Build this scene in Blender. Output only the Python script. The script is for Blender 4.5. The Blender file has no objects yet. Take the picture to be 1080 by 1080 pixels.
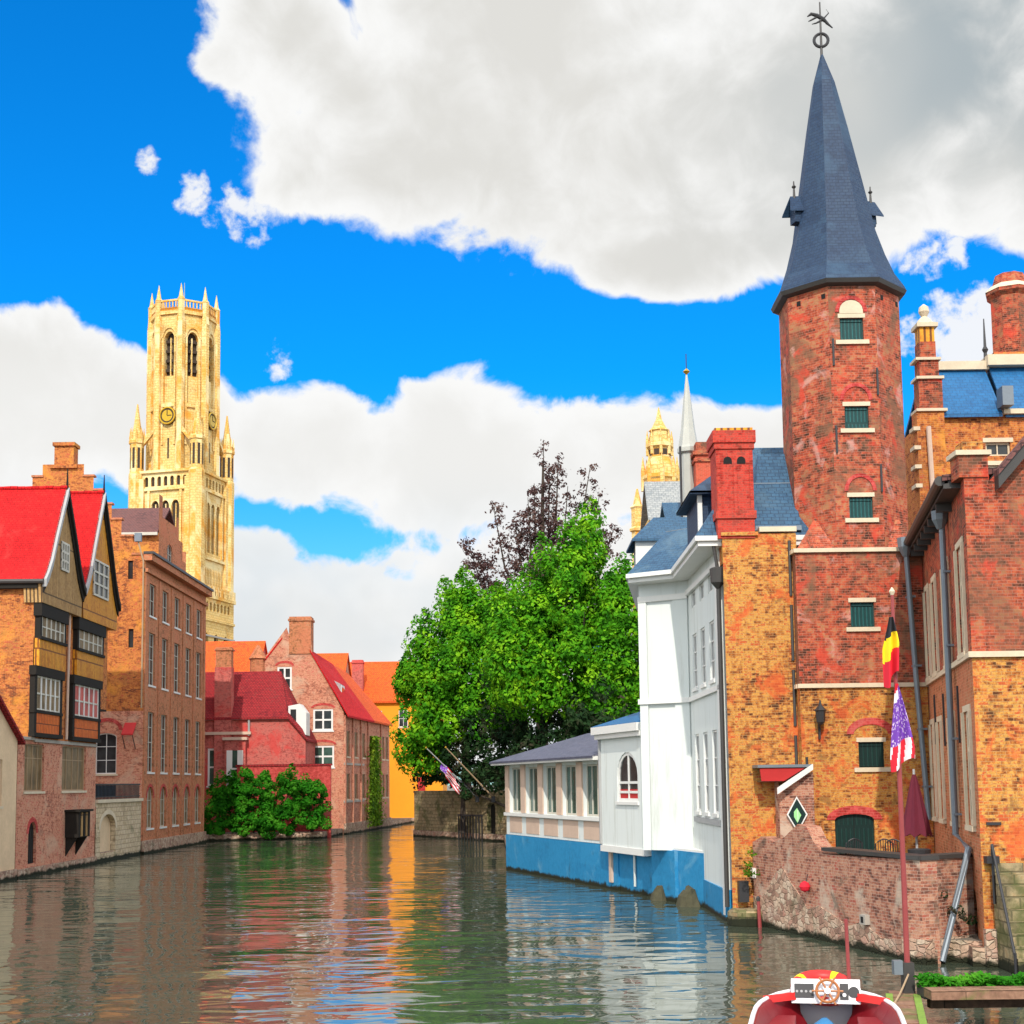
import bpy, math, random
import numpy as np
from mathutils import Vector, Matrix
from mathutils.geometry import tessellate_polygon
random.seed(7)
S = bpy.context.scene
R = math.radians

# ------------------------------------------------------------------ camera
cam = bpy.data.cameras.new('camera')
camo = bpy.data.objects.new('camera', cam)
S.collection.objects.link(camo)
cam.sensor_width = 36.0
cam.lens = 48.33
cam.shift_y = 0.1306
cam.clip_start = 0.1
cam.clip_end = 6000
PITCH = math.atan(0.1)
camo.matrix_world = Matrix.Translation((0, 0, 4.5)) @ Matrix.Rotation(R(90) + PITCH, 4, 'X') @ Matrix.Rotation(-0.013, 4, 'Z')
S.camera = camo

# ------------------------------------------------------------------ light
SUN_EL, SUN_AZ = R(41), R(184)          # azimuth clockwise from +Y
sd = Vector((math.sin(SUN_AZ) * math.cos(SUN_EL), math.cos(SUN_AZ) * math.cos(SUN_EL), math.sin(SUN_EL)))
sl = bpy.data.lights.new('sun', 'SUN')
sl.energy = 3.3
sl.angle = R(0.6)
sl.color = (1.0, 0.93, 0.82)
so = bpy.data.objects.new('sun', sl)
so.rotation_euler = sd.to_track_quat('Z', 'Y').to_euler()
so.location = (30, -60, 60)
S.collection.objects.link(so)
S.view_settings.view_transform = 'Standard'
S.view_settings.look = 'None'
S.view_settings.exposure = 0.22
S.view_settings.gamma = 1.0
S.view_settings.use_curve_mapping = False
S.cycles.max_bounces = 6
S.cycles.transparent_max_bounces = 8
S.cycles.use_denoising = True

# ------------------------------------------------------------------ sky with clouds
class NT:
    """tiny helper for node trees"""
    def __init__(s, tree): s.t = tree; s.n = tree.nodes; s.l = tree.links
    def node(s, typ, **kw):
        n = s.n.new(typ)
        for k, v in kw.items():
            setattr(n, k, v)
        return n
    def put(s, sock, v):
        if isinstance(v, bpy.types.NodeSocket): s.l.new(v, sock)
        elif v is not None:
            if sock.type == 'RGBA' and len(v) == 3: v = (*v, 1)
            sock.default_value = v
    def m(s, op, a, b=None, c=None, clamp=False):
        n = s.node('ShaderNodeMath', operation=op, use_clamp=clamp)
        for i, v in enumerate((a, b, c)):
            if v is not None: s.put(n.inputs[i], v)
        return n.outputs[0]
    def mix(s, f, a, b):
        n = s.node('ShaderNodeMix', data_type='RGBA')
        s.put(n.inputs[0], f); s.put(n.inputs[6], a); s.put(n.inputs[7], b)
        return n.outputs[2]
    def mul(s, f, a, b):
        n = s.node('ShaderNodeMix', data_type='RGBA', blend_type='MULTIPLY')
        s.put(n.inputs[0], f); s.put(n.inputs[6], a); s.put(n.inputs[7], b)
        return n.outputs[2]
    def noise(s, vec, scale, detail=4, rough=.55, dist=0, dims='3D'):
        n = s.node('ShaderNodeTexNoise', noise_dimensions=dims)
        s.put(n.inputs['Vector'], vec)
        n.inputs['Scale'].default_value = scale; n.inputs['Detail'].default_value = detail
        n.inputs['Roughness'].default_value = rough; n.inputs['Distortion'].default_value = dist
        return n.outputs['Fac']
    def ramp(s, f, stops, interp='LINEAR'):
        n = s.node('ShaderNodeValToRGB'); cr = n.color_ramp; cr.interpolation = interp
        while len(cr.elements) < len(stops): cr.elements.new(0.5)
        for e, (p, c) in zip(cr.elements, stops):
            e.position = p; e.color = (*c, 1) if len(c) == 3 else c
        s.put(n.inputs[0], f)
        return n.outputs[0]
    def sstep(s, v, a, b):
        n = s.node('ShaderNodeMapRange', interpolation_type='SMOOTHSTEP')
        s.put(n.inputs[0], v); n.inputs[1].default_value = a; n.inputs[2].default_value = b
        return n.outputs[0]

world = bpy.data.worlds.new('World'); S.world = world; world.use_nodes = True
w = NT(world.node_tree); w.n.clear()
out = w.node('ShaderNodeOutputWorld'); bg = w.node('ShaderNodeBackground')
sky = w.node('ShaderNodeTexSky', sky_type='NISHITA')
sky.sun_disc = False; sky.sun_elevation = SUN_EL; sky.sun_rotation = SUN_AZ
sky.air_density = 1.0; sky.dust_density = 0.4; sky.ozone_density = 2.0
SKY = 0.11
tc = w.node('ShaderNodeTexCoord'); D = tc.outputs['Generated']
sp = w.node('ShaderNodeSeparateXYZ'); w.put(sp.inputs[0], D)
az = w.m('ARCTAN2', sp.outputs[0], sp.outputs[1])
el = w.m('ARCSINE', sp.outputs[2])
BLOBS = [(-0.166,0.500,0.068,0.056),(-0.074,0.463,0.137,0.073),(0.084,0.448,0.187,0.088),(0.259,0.458,0.201,0.103),(0.131,0.371,0.09,0.03),(0.362,0.409,0.073,0.063),
 (-0.0,0.604,0.27,0.081),(0.266,0.601,0.26,0.096),(-0.261,0.428,0.012,0.010),(-0.235,0.409,0.018,0.015),(-0.197,0.398,0.028,0.019),
 (-0.343,0.26,0.077,0.066),(-0.266,0.250,0.08,0.053),(-0.140,0.247,0.078,0.044),(-0.171,0.300,0.012,0.016),(-0.04,0.234,0.119,0.060),(0.079,0.227,0.124,0.057),(0.196,0.231,0.08,0.041),
 (-0.145,0.112,0.20,0.047),(0.07,0.154,0.17,0.061),(0.337,0.303,0.05,0.028),(0.314,0.355,0.03,0.014),(-0.297,0.153,0.132,0.039),(0.246,0.134,0.185,0.053),(0.05,0.05,0.30,0.045),(0.02,0.525,0.15,0.06)]
fine = w.noise(D, 21, 9, .57, .35)
mid = w.noise(D, 8, 3, .5, .2)
field = None; puffs = None
for a, e, ra, re in BLOBS:
    dx = w.m('MULTIPLY', w.m('SUBTRACT', az, a), 1 / ra)
    dy = w.m('MULTIPLY', w.m('SUBTRACT', el, e), 1 / re)
    r2 = w.m('ADD', w.m('MULTIPLY', dx, dx), w.m('MULTIPLY', dy, dy))
    d = w.m('MULTIPLY', w.m('SUBTRACT', 1.0, r2), 1.35) if ra > .06 else w.m('MULTIPLY_ADD', r2, -1.0 if ra > .04 else -.65, 1.25 if ra > .04 else .48)
    if ra > .06: field = d if field is None else w.m('SMOOTH_MAX', field, d, 0.25)
    else: puffs = d if puffs is None else w.m('MAXIMUM', puffs, d)
field = w.m('MAXIMUM', field, -1.0)
# away from the view: invented cloud cover from noise, kept dense for neutral fill
wide = w.noise(D, 2.6, 6, .55)
other = w.m('MULTIPLY_ADD', wide, 7.0, -2.9)
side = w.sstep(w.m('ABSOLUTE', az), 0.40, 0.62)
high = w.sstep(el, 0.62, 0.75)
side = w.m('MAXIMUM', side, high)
mx = w.node('ShaderNodeMix', data_type='FLOAT')
w.put(mx.inputs[0], side); w.put(mx.inputs[2], field); w.put(mx.inputs[3], other)
field = mx.outputs[0]
dens = w.m('ADD', field, w.m('MULTIPLY_ADD', fine, 2.2, -1.1))
dens = w.m('ADD', dens, w.m('MULTIPLY_ADD', mid, 2.6, -1.3))
alpha = w.sstep(dens, -0.06, 0.36)
wisp = w.noise(D, 55, 7, .58, .12)
palpha = w.m('MULTIPLY', w.sstep(w.m('ADD', puffs, w.m('MULTIPLY_ADD', wisp, 3.8, -1.95)), -0.05, .75), .92)
alpha = w.m('MAXIMUM', alpha, palpha)
lump = w.noise(D, 7, 4, .5, .2)
thick = w.sstep(w.m('ADD', dens, w.m('MULTIPLY_ADD', lump, 1.6, -.8)), 0.05, 1.5)
thin_white = (1.0, 1.0, 1.0)
thick = w.m('MULTIPLY', thick, w.m('MULTIPLY_ADD', w.sstep(el, .26, .36), .55, .45))
cloud = w.mix(thick, (1.0, 1.0, 0.99), (0.78, 0.77, 0.735))
dark = w.m('MULTIPLY', w.sstep(w.noise(D, 4.0, 3, .5), 0.36, 0.60), w.sstep(el, 0.30, 0.46))
dark = w.m('MULTIPLY', dark, w.sstep(az, 0.05, 0.34))
cloud = w.mix(w.m('MULTIPLY', dark, thick), cloud, (0.45, 0.51, 0.54))
low = w.m('MULTIPLY', w.m('SUBTRACT', 1.0, w.sstep(el, 0.13, 0.24)), w.sstep(mid, 0.35, 0.65))
cloud = w.mix(w.m('MULTIPLY', low, 0.55), cloud, (0.66, 0.75, 0.82))
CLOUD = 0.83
csc = w.node('ShaderNodeVectorMath', operation='SCALE'); w.put(csc.inputs[0], cloud); w.put(csc.inputs[3], w.m('MULTIPLY_ADD', side, CLOUD * 1.3, CLOUD))      # clouds outside the view are brightened, an added fill for the shadows
ssc = w.node('ShaderNodeVectorMath', operation='SCALE'); ssc.inputs[3].default_value = SKY
deep = w.node('ShaderNodeVectorMath', operation='MULTIPLY'); w.put(deep.inputs[0], sky.outputs[0])
w.put(deep.inputs[1], w.mix(w.sstep(el, .02, .30), (0.55, 1.0, 1.25), (0.02, 0.92, 1.75)))          # polarised, deep blue overhead
w.put(ssc.inputs[0], deep.outputs[0])
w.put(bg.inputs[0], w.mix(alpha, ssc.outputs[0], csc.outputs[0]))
bg.inputs[1].default_value = 1.0
w.l.new(bg.outputs[0], out.inputs[0])

# ------------------------------------------------------------------ materials
def new_mat(name):
    m = bpy.data.materials.new(name); m.use_nodes = True
    t = NT(m.node_tree); b = t.n['Principled BSDF']
    return m, t, b

def plain(name, col, rough=.6, metal=0, spec=.4, var=.18, vs=1.3):
    m, t, b = new_mat(name)
    g = t.node('ShaderNodeNewGeometry')
    n = t.noise(g.outputs['Position'], vs, 5, .65)
    n2 = t.noise(g.outputs['Position'], vs * 9, 3, .6)
    f = t.m('MULTIPLY_ADD', n, 2 * var, 1 - var)
    f = t.m('MULTIPLY', f, t.m('MULTIPLY_ADD', n2, var, 1 - var / 2))
    cc = t.node('ShaderNodeVectorMath', operation='SCALE'); cc.inputs[0].default_value = col; t.put(cc.inputs[3], f)
    t.put(b.inputs['Base Color'], cc.outputs[0])
    b.inputs['Roughness'].default_value = rough; b.inputs['Metallic'].default_value = metal
    b.inputs['Specular IOR Level'].default_value = spec
    return m

def masonry(name, bw, bh, cols, mortar, mw=.09, stains=(), rough=.88, bump=.35, jit=.25, spec=.25, wet=0):
    """courses of bricks, tiles or slates in the (u, v) of the surface; stains = (colour, scale, from, to, amount)"""
    m, t, b = new_mat(name)
    uv = t.node('ShaderNodeUVMap').outputs[0]
    sp = t.node('ShaderNodeSeparateXYZ'); t.put(sp.inputs[0], uv)
    wob = t.m('MULTIPLY_ADD', t.noise(uv, 1.7, 2, .5, 0, '2D'), .03, -.015)
    v = t.m('DIVIDE', t.m('ADD', sp.outputs[1], wob), bh)
    row = t.m('FLOOR', v); fv = t.m('FRACT', v)
    u = t.m('ADD', t.m('DIVIDE', sp.outputs[0], bw), t.m('MULTIPLY', t.m('FLOORED_MODULO', row, 2.0), .5))
    col = t.m('FLOOR', u); fu = t.m('FRACT', u)
    cv = t.node('ShaderNodeCombineXYZ'); t.put(cv.inputs[0], col); t.put(cv.inputs[1], row)
    wn = t.node('ShaderNodeTexWhiteNoise', noise_dimensions='2D'); t.put(wn.inputs['Vector'], cv.outputs[0])
    big = t.noise(uv, .35, 4, .6, .3, '2D')
    clus = t.noise(uv, 3.0, 5, .75, .2, '2D')
    pick = t.m('ADD', t.m('MULTIPLY', wn.outputs['Value'], .55), t.m('MULTIPLY_ADD', big, 1.2, -.52))
    pick = t.m('ADD', pick, t.m('MULTIPLY_ADD', clus, 2.6, -1.12), clamp=True)
    n = len(cols)
    if 'brick' in name: cols = [tuple(k * (.60, .74, .84, .90, .84)[min(i, 4)] for k in cc) for i, cc in enumerate(cols)]
    c = t.ramp(pick, [(i / (n - 1), cc) for i, cc in enumerate(cols)])
    gr = t.noise(uv, 6.0, 5, .7, 0, '2D')
    sc = t.node('ShaderNodeVectorMath', operation='SCALE'); t.put(sc.inputs[0], c)
    t.put(sc.inputs[3], t.m('MULTIPLY_ADD', gr, 2 * jit, 1 - jit)); c = sc.outputs[0]
    e = t.m('MINIMUM', t.m('MULTIPLY', t.m('MINIMUM', fu, t.m('SUBTRACT', 1.0, fu)), bw / bh), t.m('MINIMUM', fv, t.m('SUBTRACT', 1.0, fv)))
    edge = t.sstep(e, mw * .4, mw)
    if mortar is not None: c = t.mix(edge, mortar, c)
    for i, (scol, ss, lo, hi, amt) in enumerate(stains):
        off = t.node('ShaderNodeVectorMath', operation='ADD'); t.put(off.inputs[0], uv); off.inputs[1].default_value = (13.7 * i + 3, 7.1 * i, 0)
        f = t.sstep(t.noise(off.outputs[0], ss, 6, .66, .4, '2D'), lo, hi)
        c = t.mix(t.m('MULTIPLY', f, amt), c, scol)
    if wet: c = tide(t, c, wet)
    t.put(b.inputs['Base Color'], c)
    b.inputs['Roughness'].default_value = rough; b.inputs['Specular IOR Level'].default_value = spec
    if bump:
        bp = t.node('ShaderNodeBump'); bp.inputs['Strength'].default_value = bump; bp.inputs['Distance'].default_value = .02
        t.put(bp.inputs['Height'], t.m('ADD', edge, t.m('MULTIPLY', gr, .5)))
        t.put(b.inputs['Normal'], bp.outputs[0])
    return m

def leafy(name, c1, c2, c3, trans=.35):
    m, t, b = new_mat(name)
    g = t.node('ShaderNodeNewGeometry')
    n = t.noise(g.outputs['Position'], .8, 2, .5)
    f = t.m('ADD', t.m('MULTIPLY', g.outputs['Random Per Island'], .28), t.m('MULTIPLY_ADD', n, 2.4, -.85), clamp=True)
    c = t.ramp(f, [(0, c1), (.5, c2), (1, c3)])
    t.put(b.inputs['Base Color'], c); b.inputs['Roughness'].default_value = .7; b.inputs['Specular IOR Level'].default_value = .08
    tr = t.node('ShaderNodeBsdfTranslucent'); t.put(tr.inputs[0], c)
    ms = t.node('ShaderNodeMixShader'); ms.inputs[0].default_value = trans
    t.l.new(b.outputs[0], ms.inputs[1]); t.l.new(tr.outputs[0], ms.inputs[2])
    t.l.new(ms.outputs[0], t.n['Material Output'].inputs[0])
    return m

M = {}
white_stain = ((.62, .42, .36), .9, .58, .72, .55)
dark_stain = ((.10, .055, .035), .55, .55, .75, .55)
M['brick_orange'] = masonry('orange brick', .24, .075, [(.22,.055,.022),(.42,.10,.026),(.55,.16,.034),(.60,.24,.05),(.54,.10,.04)], (.46,.23,.11), stains=[((.72,.32,.04), .5, .52, .7, .5), dark_stain], jit=.35)
M['brick_yellow'] = masonry('yellow brick', .24, .08, [(.14,.05,.02),(.40,.12,.028),(.56,.22,.045),(.64,.34,.075),(.52,.10,.03)], (.42,.25,.11), stains=[((.58,.09,.025), 1.1, .52, .68, .7), ((.16,.09,.035), 1.6, .6, .72, .6)], jit=.38)
M['brick_red'] = masonry('red tower brick', .24, .08, [(.09,.035,.02),(.23,.06,.03),(.39,.07,.034),(.50,.10,.045),(.44,.19,.085)], (.38,.17,.12), stains=[((.17,.095,.055), .38, .46, .62, .75), ((.58,.33,.28), 1.0, .57, .72, .6), ((.56,.055,.03), 1.1, .55, .70, .7)], jit=.38)
M['brick_wing'] = masonry('dark red brick', .24, .08, [(.10,.035,.022),(.24,.06,.03),(.39,.07,.034),(.50,.10,.042),(.42,.17,.075)], (.38,.17,.12), stains=[((.16,.085,.05), .5, .48, .66, .6), ((.58,.055,.03), 1.1, .54, .70, .7)], jit=.38)
M['brick_brown'] = masonry('brown brick', .24, .08, [(.26,.085,.035),(.44,.15,.06),(.54,.20,.085),(.58,.16,.08),(.50,.24,.12)], (.46,.28,.16), stains=[((.52,.17,.09), .35, .5, .66, .5)], jit=.35)
M['brick_pink'] = masonry('pale pink brick', .24, .08, [(.36,.10,.06),(.52,.15,.09),(.60,.22,.13),(.62,.30,.18),(.58,.14,.10)], (.58,.36,.25), stains=[((.55,.40,.28), .5, .5, .68, .5), ((.22,.11,.08), .7, .58, .74, .5)])
M['brick_rose'] = masonry('rose painted brick', .24, .08, [(.42,.07,.06),(.52,.11,.09),(.58,.16,.13),(.56,.10,.08)], (.5,.2,.17), stains=[((.58,.05,.045), .4, .5, .65, .7)])
M['brick_scarlet'] = masonry('scarlet painted brick', .24, .08, [(.42,.035,.03),(.56,.05,.045),(.62,.09,.08)], (.5,.12,.1), stains=[((.55,.16,.13), .7, .55, .7, .5)])
M['brick_terrace'] = masonry('weathered pink brick', .24, .08, [(.20,.085,.06),(.36,.13,.085),(.46,.19,.12),(.50,.28,.18),(.42,.11,.075)], (.46,.32,.25), stains=[((.50,.40,.31), .55, .53, .66, .75), ((.10,.075,.055), .8, .57, .72, .7)])
def tide(t, c, top=.24):
    """ragged dark growth of algae left at the canal's water line"""
    g = t.node('ShaderNodeNewGeometry'); s = t.node('ShaderNodeSeparateXYZ'); t.put(s.inputs[0], g.outputs['Position'])
    h = t.m('ADD', s.outputs[2], t.m('MULTIPLY_ADD', t.noise(g.outputs['Position'], 1.6, 5, .7), -.5, .25))
    return t.mix(t.sstep(h, top - .14, top), (.018, .020, .010), c)
def rubble(name, sc, cols, joint, stains=()):
    m, t, b = new_mat(name); uv = t.node('ShaderNodeUVMap').outputs[0]
    mp = t.node('ShaderNodeMapping'); t.put(mp.inputs[0], uv); mp.inputs[3].default_value = (1, 1.5, 1)
    wv = t.node('ShaderNodeVectorMath', operation='MULTIPLY_ADD'); nz = t.node('ShaderNodeTexNoise', noise_dimensions='2D'); t.put(nz.inputs['Vector'], uv); nz.inputs['Scale'].default_value = 2.5
    t.put(wv.inputs[0], nz.outputs['Color']); wv.inputs[1].default_value = (.35, .35, 0); t.put(wv.inputs[2], mp.outputs[0])
    v = t.node('ShaderNodeTexVoronoi', voronoi_dimensions='2D'); t.put(v.inputs['Vector'], wv.outputs[0]); v.inputs['Scale'].default_value = sc
    e = t.node('ShaderNodeTexVoronoi', voronoi_dimensions='2D', feature='DISTANCE_TO_EDGE'); t.put(e.inputs['Vector'], wv.outputs[0]); e.inputs['Scale'].default_value = sc
    s = t.node('ShaderNodeSeparateXYZ'); t.put(s.inputs[0], v.outputs['Color'])
    n = len(cols); c = t.ramp(s.outputs[0], [(i / (n - 1), q) for i, q in enumerate(cols)])
    gr = t.noise(uv, 7, 5, .7, 0, '2D'); sc_ = t.node('ShaderNodeVectorMath', operation='SCALE'); t.put(sc_.inputs[0], c); t.put(sc_.inputs[3], t.m('MULTIPLY_ADD', gr, .9, .55)); c = sc_.outputs[0]
    ed = t.sstep(e.outputs['Distance'], .0, .14); c = t.mix(t.m('MULTIPLY_ADD', ed, .55, .45), joint, c)
    for i, (scol, ss, lo, hi, amt) in enumerate(stains):
        f = t.sstep(t.noise(uv, ss, 6, .66, .4 + i * .3, '2D'), lo, hi); c = t.mix(t.m('MULTIPLY', f, amt), c, scol)
    c = tide(t, c)
    t.put(b.inputs['Base Color'], c); b.inputs['Roughness'].default_value = .9; b.inputs['Specular IOR Level'].default_value = .2
    bp = t.node('ShaderNodeBump'); bp.inputs['Strength'].default_value = .7; bp.inputs['Distance'].default_value = .05
    t.put(bp.inputs['Height'], t.m('ADD', ed, t.m('MULTIPLY', gr, .6))); t.put(b.inputs['Normal'], bp.outputs[0])
    return m
M['rubble'] = rubble('rubble stone', 4.2, [(.26,.15,.11),(.40,.24,.17),(.50,.35,.25),(.55,.43,.32),(.44,.22,.16)], (.30,.21,.15), [((.10,.09,.045), .8, .54, .7, .6), ((.60,.48,.38), 1.1, .58, .72, .5)])
M['stone_wall'] = masonry('garden stone', .55, .28, [(.16,.13,.07),(.28,.22,.12),(.36,.28,.16),(.30,.20,.10)], (.15,.12,.07), stains=[((.07,.085,.025), .5, .48, .66, .8), ((.05,.045,.03), .35, .52, .7, .6)], bump=.6, wet=.35)
M['cream_stone'] = masonry('cream stone', .6, .3, [(.44,.33,.20),(.55,.43,.28),(.60,.48,.33)], (.30,.22,.14), stains=[((.18,.13,.08), .7, .56, .72, .6), ((.10,.11,.05), .5, .6, .74, .6)], wet=.3)
M['gold_stone'] = masonry('golden limestone', .9, .45, [(.60,.36,.09),(.70,.48,.16),(.76,.57,.25),(.66,.40,.10)], (.46,.27,.08), stains=[((.68,.27,.015), .14, .50, .64, .75), ((.30,.17,.06), .30, .56, .72, .65), ((.85,.72,.40), .10, .52, .66, .7)])
M['stone'] = plain('pale dressed stone', (.60,.50,.36), .8, var=.25)
M['grey_stone'] = plain('grey stone', (.34,.31,.27), .85, var=.3)
M['tile_red'] = masonry('bright red tiles', .22, .16, [(.42,.006,.008),(.55,.008,.010),(.62,.010,.012),(.58,.016,.014)], (.26,.006,.008), mw=.14, stains=[((.50,.05,.04), .5, .58, .74, .4), ((.30,.01,.012), .8, .6, .75, .5)], bump=.5, jit=.22)
M['tile_orange'] = masonry('orange tiles', .25, .2, [(.55,.07,.012),(.70,.10,.015),(.76,.14,.02),(.66,.06,.02)], (.35,.04,.01), mw=.14, bump=.4, jit=.15)
M['tile_maroon'] = masonry('maroon tiles', .25, .2, [(.17,.012,.018),(.26,.018,.022),(.34,.022,.026),(.24,.03,.03)], (.08,.008,.01), mw=.14, bump=.4)
M['tile_brown'] = masonry('brown purple tiles', .25, .2, [(.09,.045,.045),(.15,.065,.06),(.19,.08,.07),(.13,.07,.07)], (.06,.03,.03), mw=.14)
M['slate'] = masonry('blue slate', .26, .16, [(.020,.065,.13),(.028,.085,.16),(.036,.105,.19),(.03,.08,.14)], (.014,.04,.08), mw=.1, rough=.6, spec=.35, bump=.3, stains=[((.10,.17,.22), .5, .55, .7, .5)])
M['slate_dark'] = masonry('dark navy slate', .2, .12, [(.009,.028,.068),(.012,.034,.080),(.015,.040,.090),(.018,.043,.088)], (.007,.020,.05), mw=.1, rough=.6, spec=.35, bump=.3, stains=[((.035,.085,.15), .4, .5, .7, .5)])
M['slate_bright'] = masonry('bright blue slate', .26, .16, [(.006,.09,.24),(.008,.11,.28),(.010,.125,.31)], (.005,.06,.16), mw=.08, rough=.5, spec=.4)
M['slate_violet'] = masonry('violet grey slate', .3, .18, [(.07,.075,.11),(.095,.10,.14),(.12,.12,.165)], (.05,.05,.08), mw=.1, rough=.65, spec=.3)
M['slate_grey'] = masonry('grey slate', .5, .3, [(.20,.22,.23),(.28,.29,.29),(.33,.34,.33)], (.14,.15,.16), rough=.6)
def render_white():
    m, t, b = new_mat('white render'); g = t.node('ShaderNodeNewGeometry'); mp = t.node('ShaderNodeMapping'); t.put(mp.inputs[0], g.outputs['Position']); mp.inputs[3].default_value = (1.6, 1.6, .16)
    st = t.noise(mp.outputs[0], 1.5, 6, .7); bl = t.noise(g.outputs['Position'], .5, 4, .6)
    c = t.mix(t.sstep(st, .50, .74), (.64, .67, .65), (.50, .52, .48)); c = t.mix(t.m('MULTIPLY', t.sstep(bl, .52, .7), .4), c, (.60, .645, .63))
    t.put(b.inputs['Base Color'], c); b.inputs['Roughness'].default_value = .8; b.inputs['Specular IOR Level'].default_value = .2
    return m
M['white'] = render_white()
M['whitepaint'] = plain('white painted timber', (.70,.69,.66), .5, var=.08)
M['bluebase'] = masonry('blue painted plinth', 2.2, .9, [(.016,.18,.37),(.020,.21,.42),(.025,.23,.45)], None, stains=[((.16,.36,.50), .45, .56, .74, .6), ((.03,.06,.06), .6, .62, .76, .5)], rough=.6, bump=.05, jit=.08, wet=.25)
M['cream'] = plain('cream render', (.66,.48,.30), .85, var=.25, vs=.9)
M['ochre'] = plain('ochre render', (.80,.30,.012), .8, var=.12, vs=.3)
M['timber_orange'] = masonry('orange boarding', .22, 3.0, [(.55,.19,.012),(.68,.28,.018),(.74,.34,.025)], (.16,.05,.01), mw=.02, rough=.6)
M['timber_tan'] = masonry('weathered tan boarding', .2, 3.0, [(.36,.20,.07),(.46,.27,.10),(.52,.32,.13)], (.09,.055,.03), mw=.02, rough=.8)
M['timber_rust'] = masonry('rust red boarding', .25, 2.0, [(.55,.10,.012),(.66,.15,.018)], (.12,.03,.01), mw=.02, rough=.6)
M['black_timber'] = plain('black timber', (.022,.019,.016), .75, spec=.12, var=.3)
M['verge'] = plain('grey verge board', (.34,.34,.34), .7)
M['frame_tan'] = plain('tan window frame', (.36,.25,.15), .6)
M['frame_grey'] = plain('pale grey frame', (.50,.47,.40), .6)
M['frame_pink'] = plain('pink stone pier', (.55,.40,.31), .75, var=.15)
M['lead'] = plain('lead pipe', (.17,.20,.23), .45, metal=.3)
M['dark_metal'] = plain('dark iron', (.025,.025,.028), .5)
M['teal'] = masonry('teal shutter', .12, 2.0, [(.012,.085,.085),(.016,.11,.11)], (.006,.04,.04), mw=.03, rough=.5)
M['dark_green'] = masonry('dark green boarding', .14, 3.0, [(.006,.04,.034),(.009,.055,.045)], (.004,.02,.018), mw=.03, rough=.5)
M['red_awning'] = plain('red canvas', (.42,.02,.02), .8)
M['gutter'] = plain('dark gutter', (.045,.042,.04), .5)

def glass(name, col, rough=.08, spec=.5):
    m, t, b = new_mat(name)
    g = t.node('ShaderNodeNewGeometry')
    n = t.noise(g.outputs['Position'], .9, 3, .6)
    c = t.ramp(n, [(.3, col), (.7, tuple(x * 2.6 + .01 for x in col))])
    t.put(b.inputs['Base Color'], c); b.inputs['Roughness'].default_value = rough; b.inputs['Specular IOR Level'].default_value = spec
    bp = t.node('ShaderNodeBump'); bp.inputs['Strength'].default_value = .15; bp.inputs['Distance'].default_value = .03
    t.put(bp.inputs['Height'], t.noise(g.outputs['Position'], 1.6, 2, .5)); t.put(b.inputs['Normal'], bp.outputs[0])
    return m
M['glass'] = glass('dark glass', (.014,.016,.017), .12, .35)
M['glass_tan'] = glass('brown curtained glass', (.10,.065,.03), .45, .2)
M['glass_green'] = glass('greenish glass', (.02,.045,.035))
M['glass_red'] = glass('glass over red curtain', (.22,.03,.02), .4, .2)
M['void'] = plain('dark opening', (.008,.008,.008), .9)
M['bell'] = plain('louvres', (.045,.03,.02), .8)
M['gilt'] = plain('gilded dial', (.55,.34,.03), .35, metal=.6)

# ------------------------------------------------------------------ mesh builder
class Frame:
    """upright facade frame: p left end, q right end as seen from outside; (u, d, z) -> world, d outwards"""
    def __init__(s, p, q, z=0):
        s.p = Vector((p[0], p[1], z)); s.e = Vector((q[0] - p[0], q[1] - p[1], 0)); s.L = s.e.length; s.e.normalize()
        s.n = Vector((s.e.y, -s.e.x, 0))
    def __call__(s, u, d, z): return s.p + s.e * u + s.n * d + Vector((0, 0, z))
W0 = Frame((0, 0), (1, 0))
class World:
    def __call__(s, x, y, z): return Vector((x, y, z))
XYZ = World()

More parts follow.
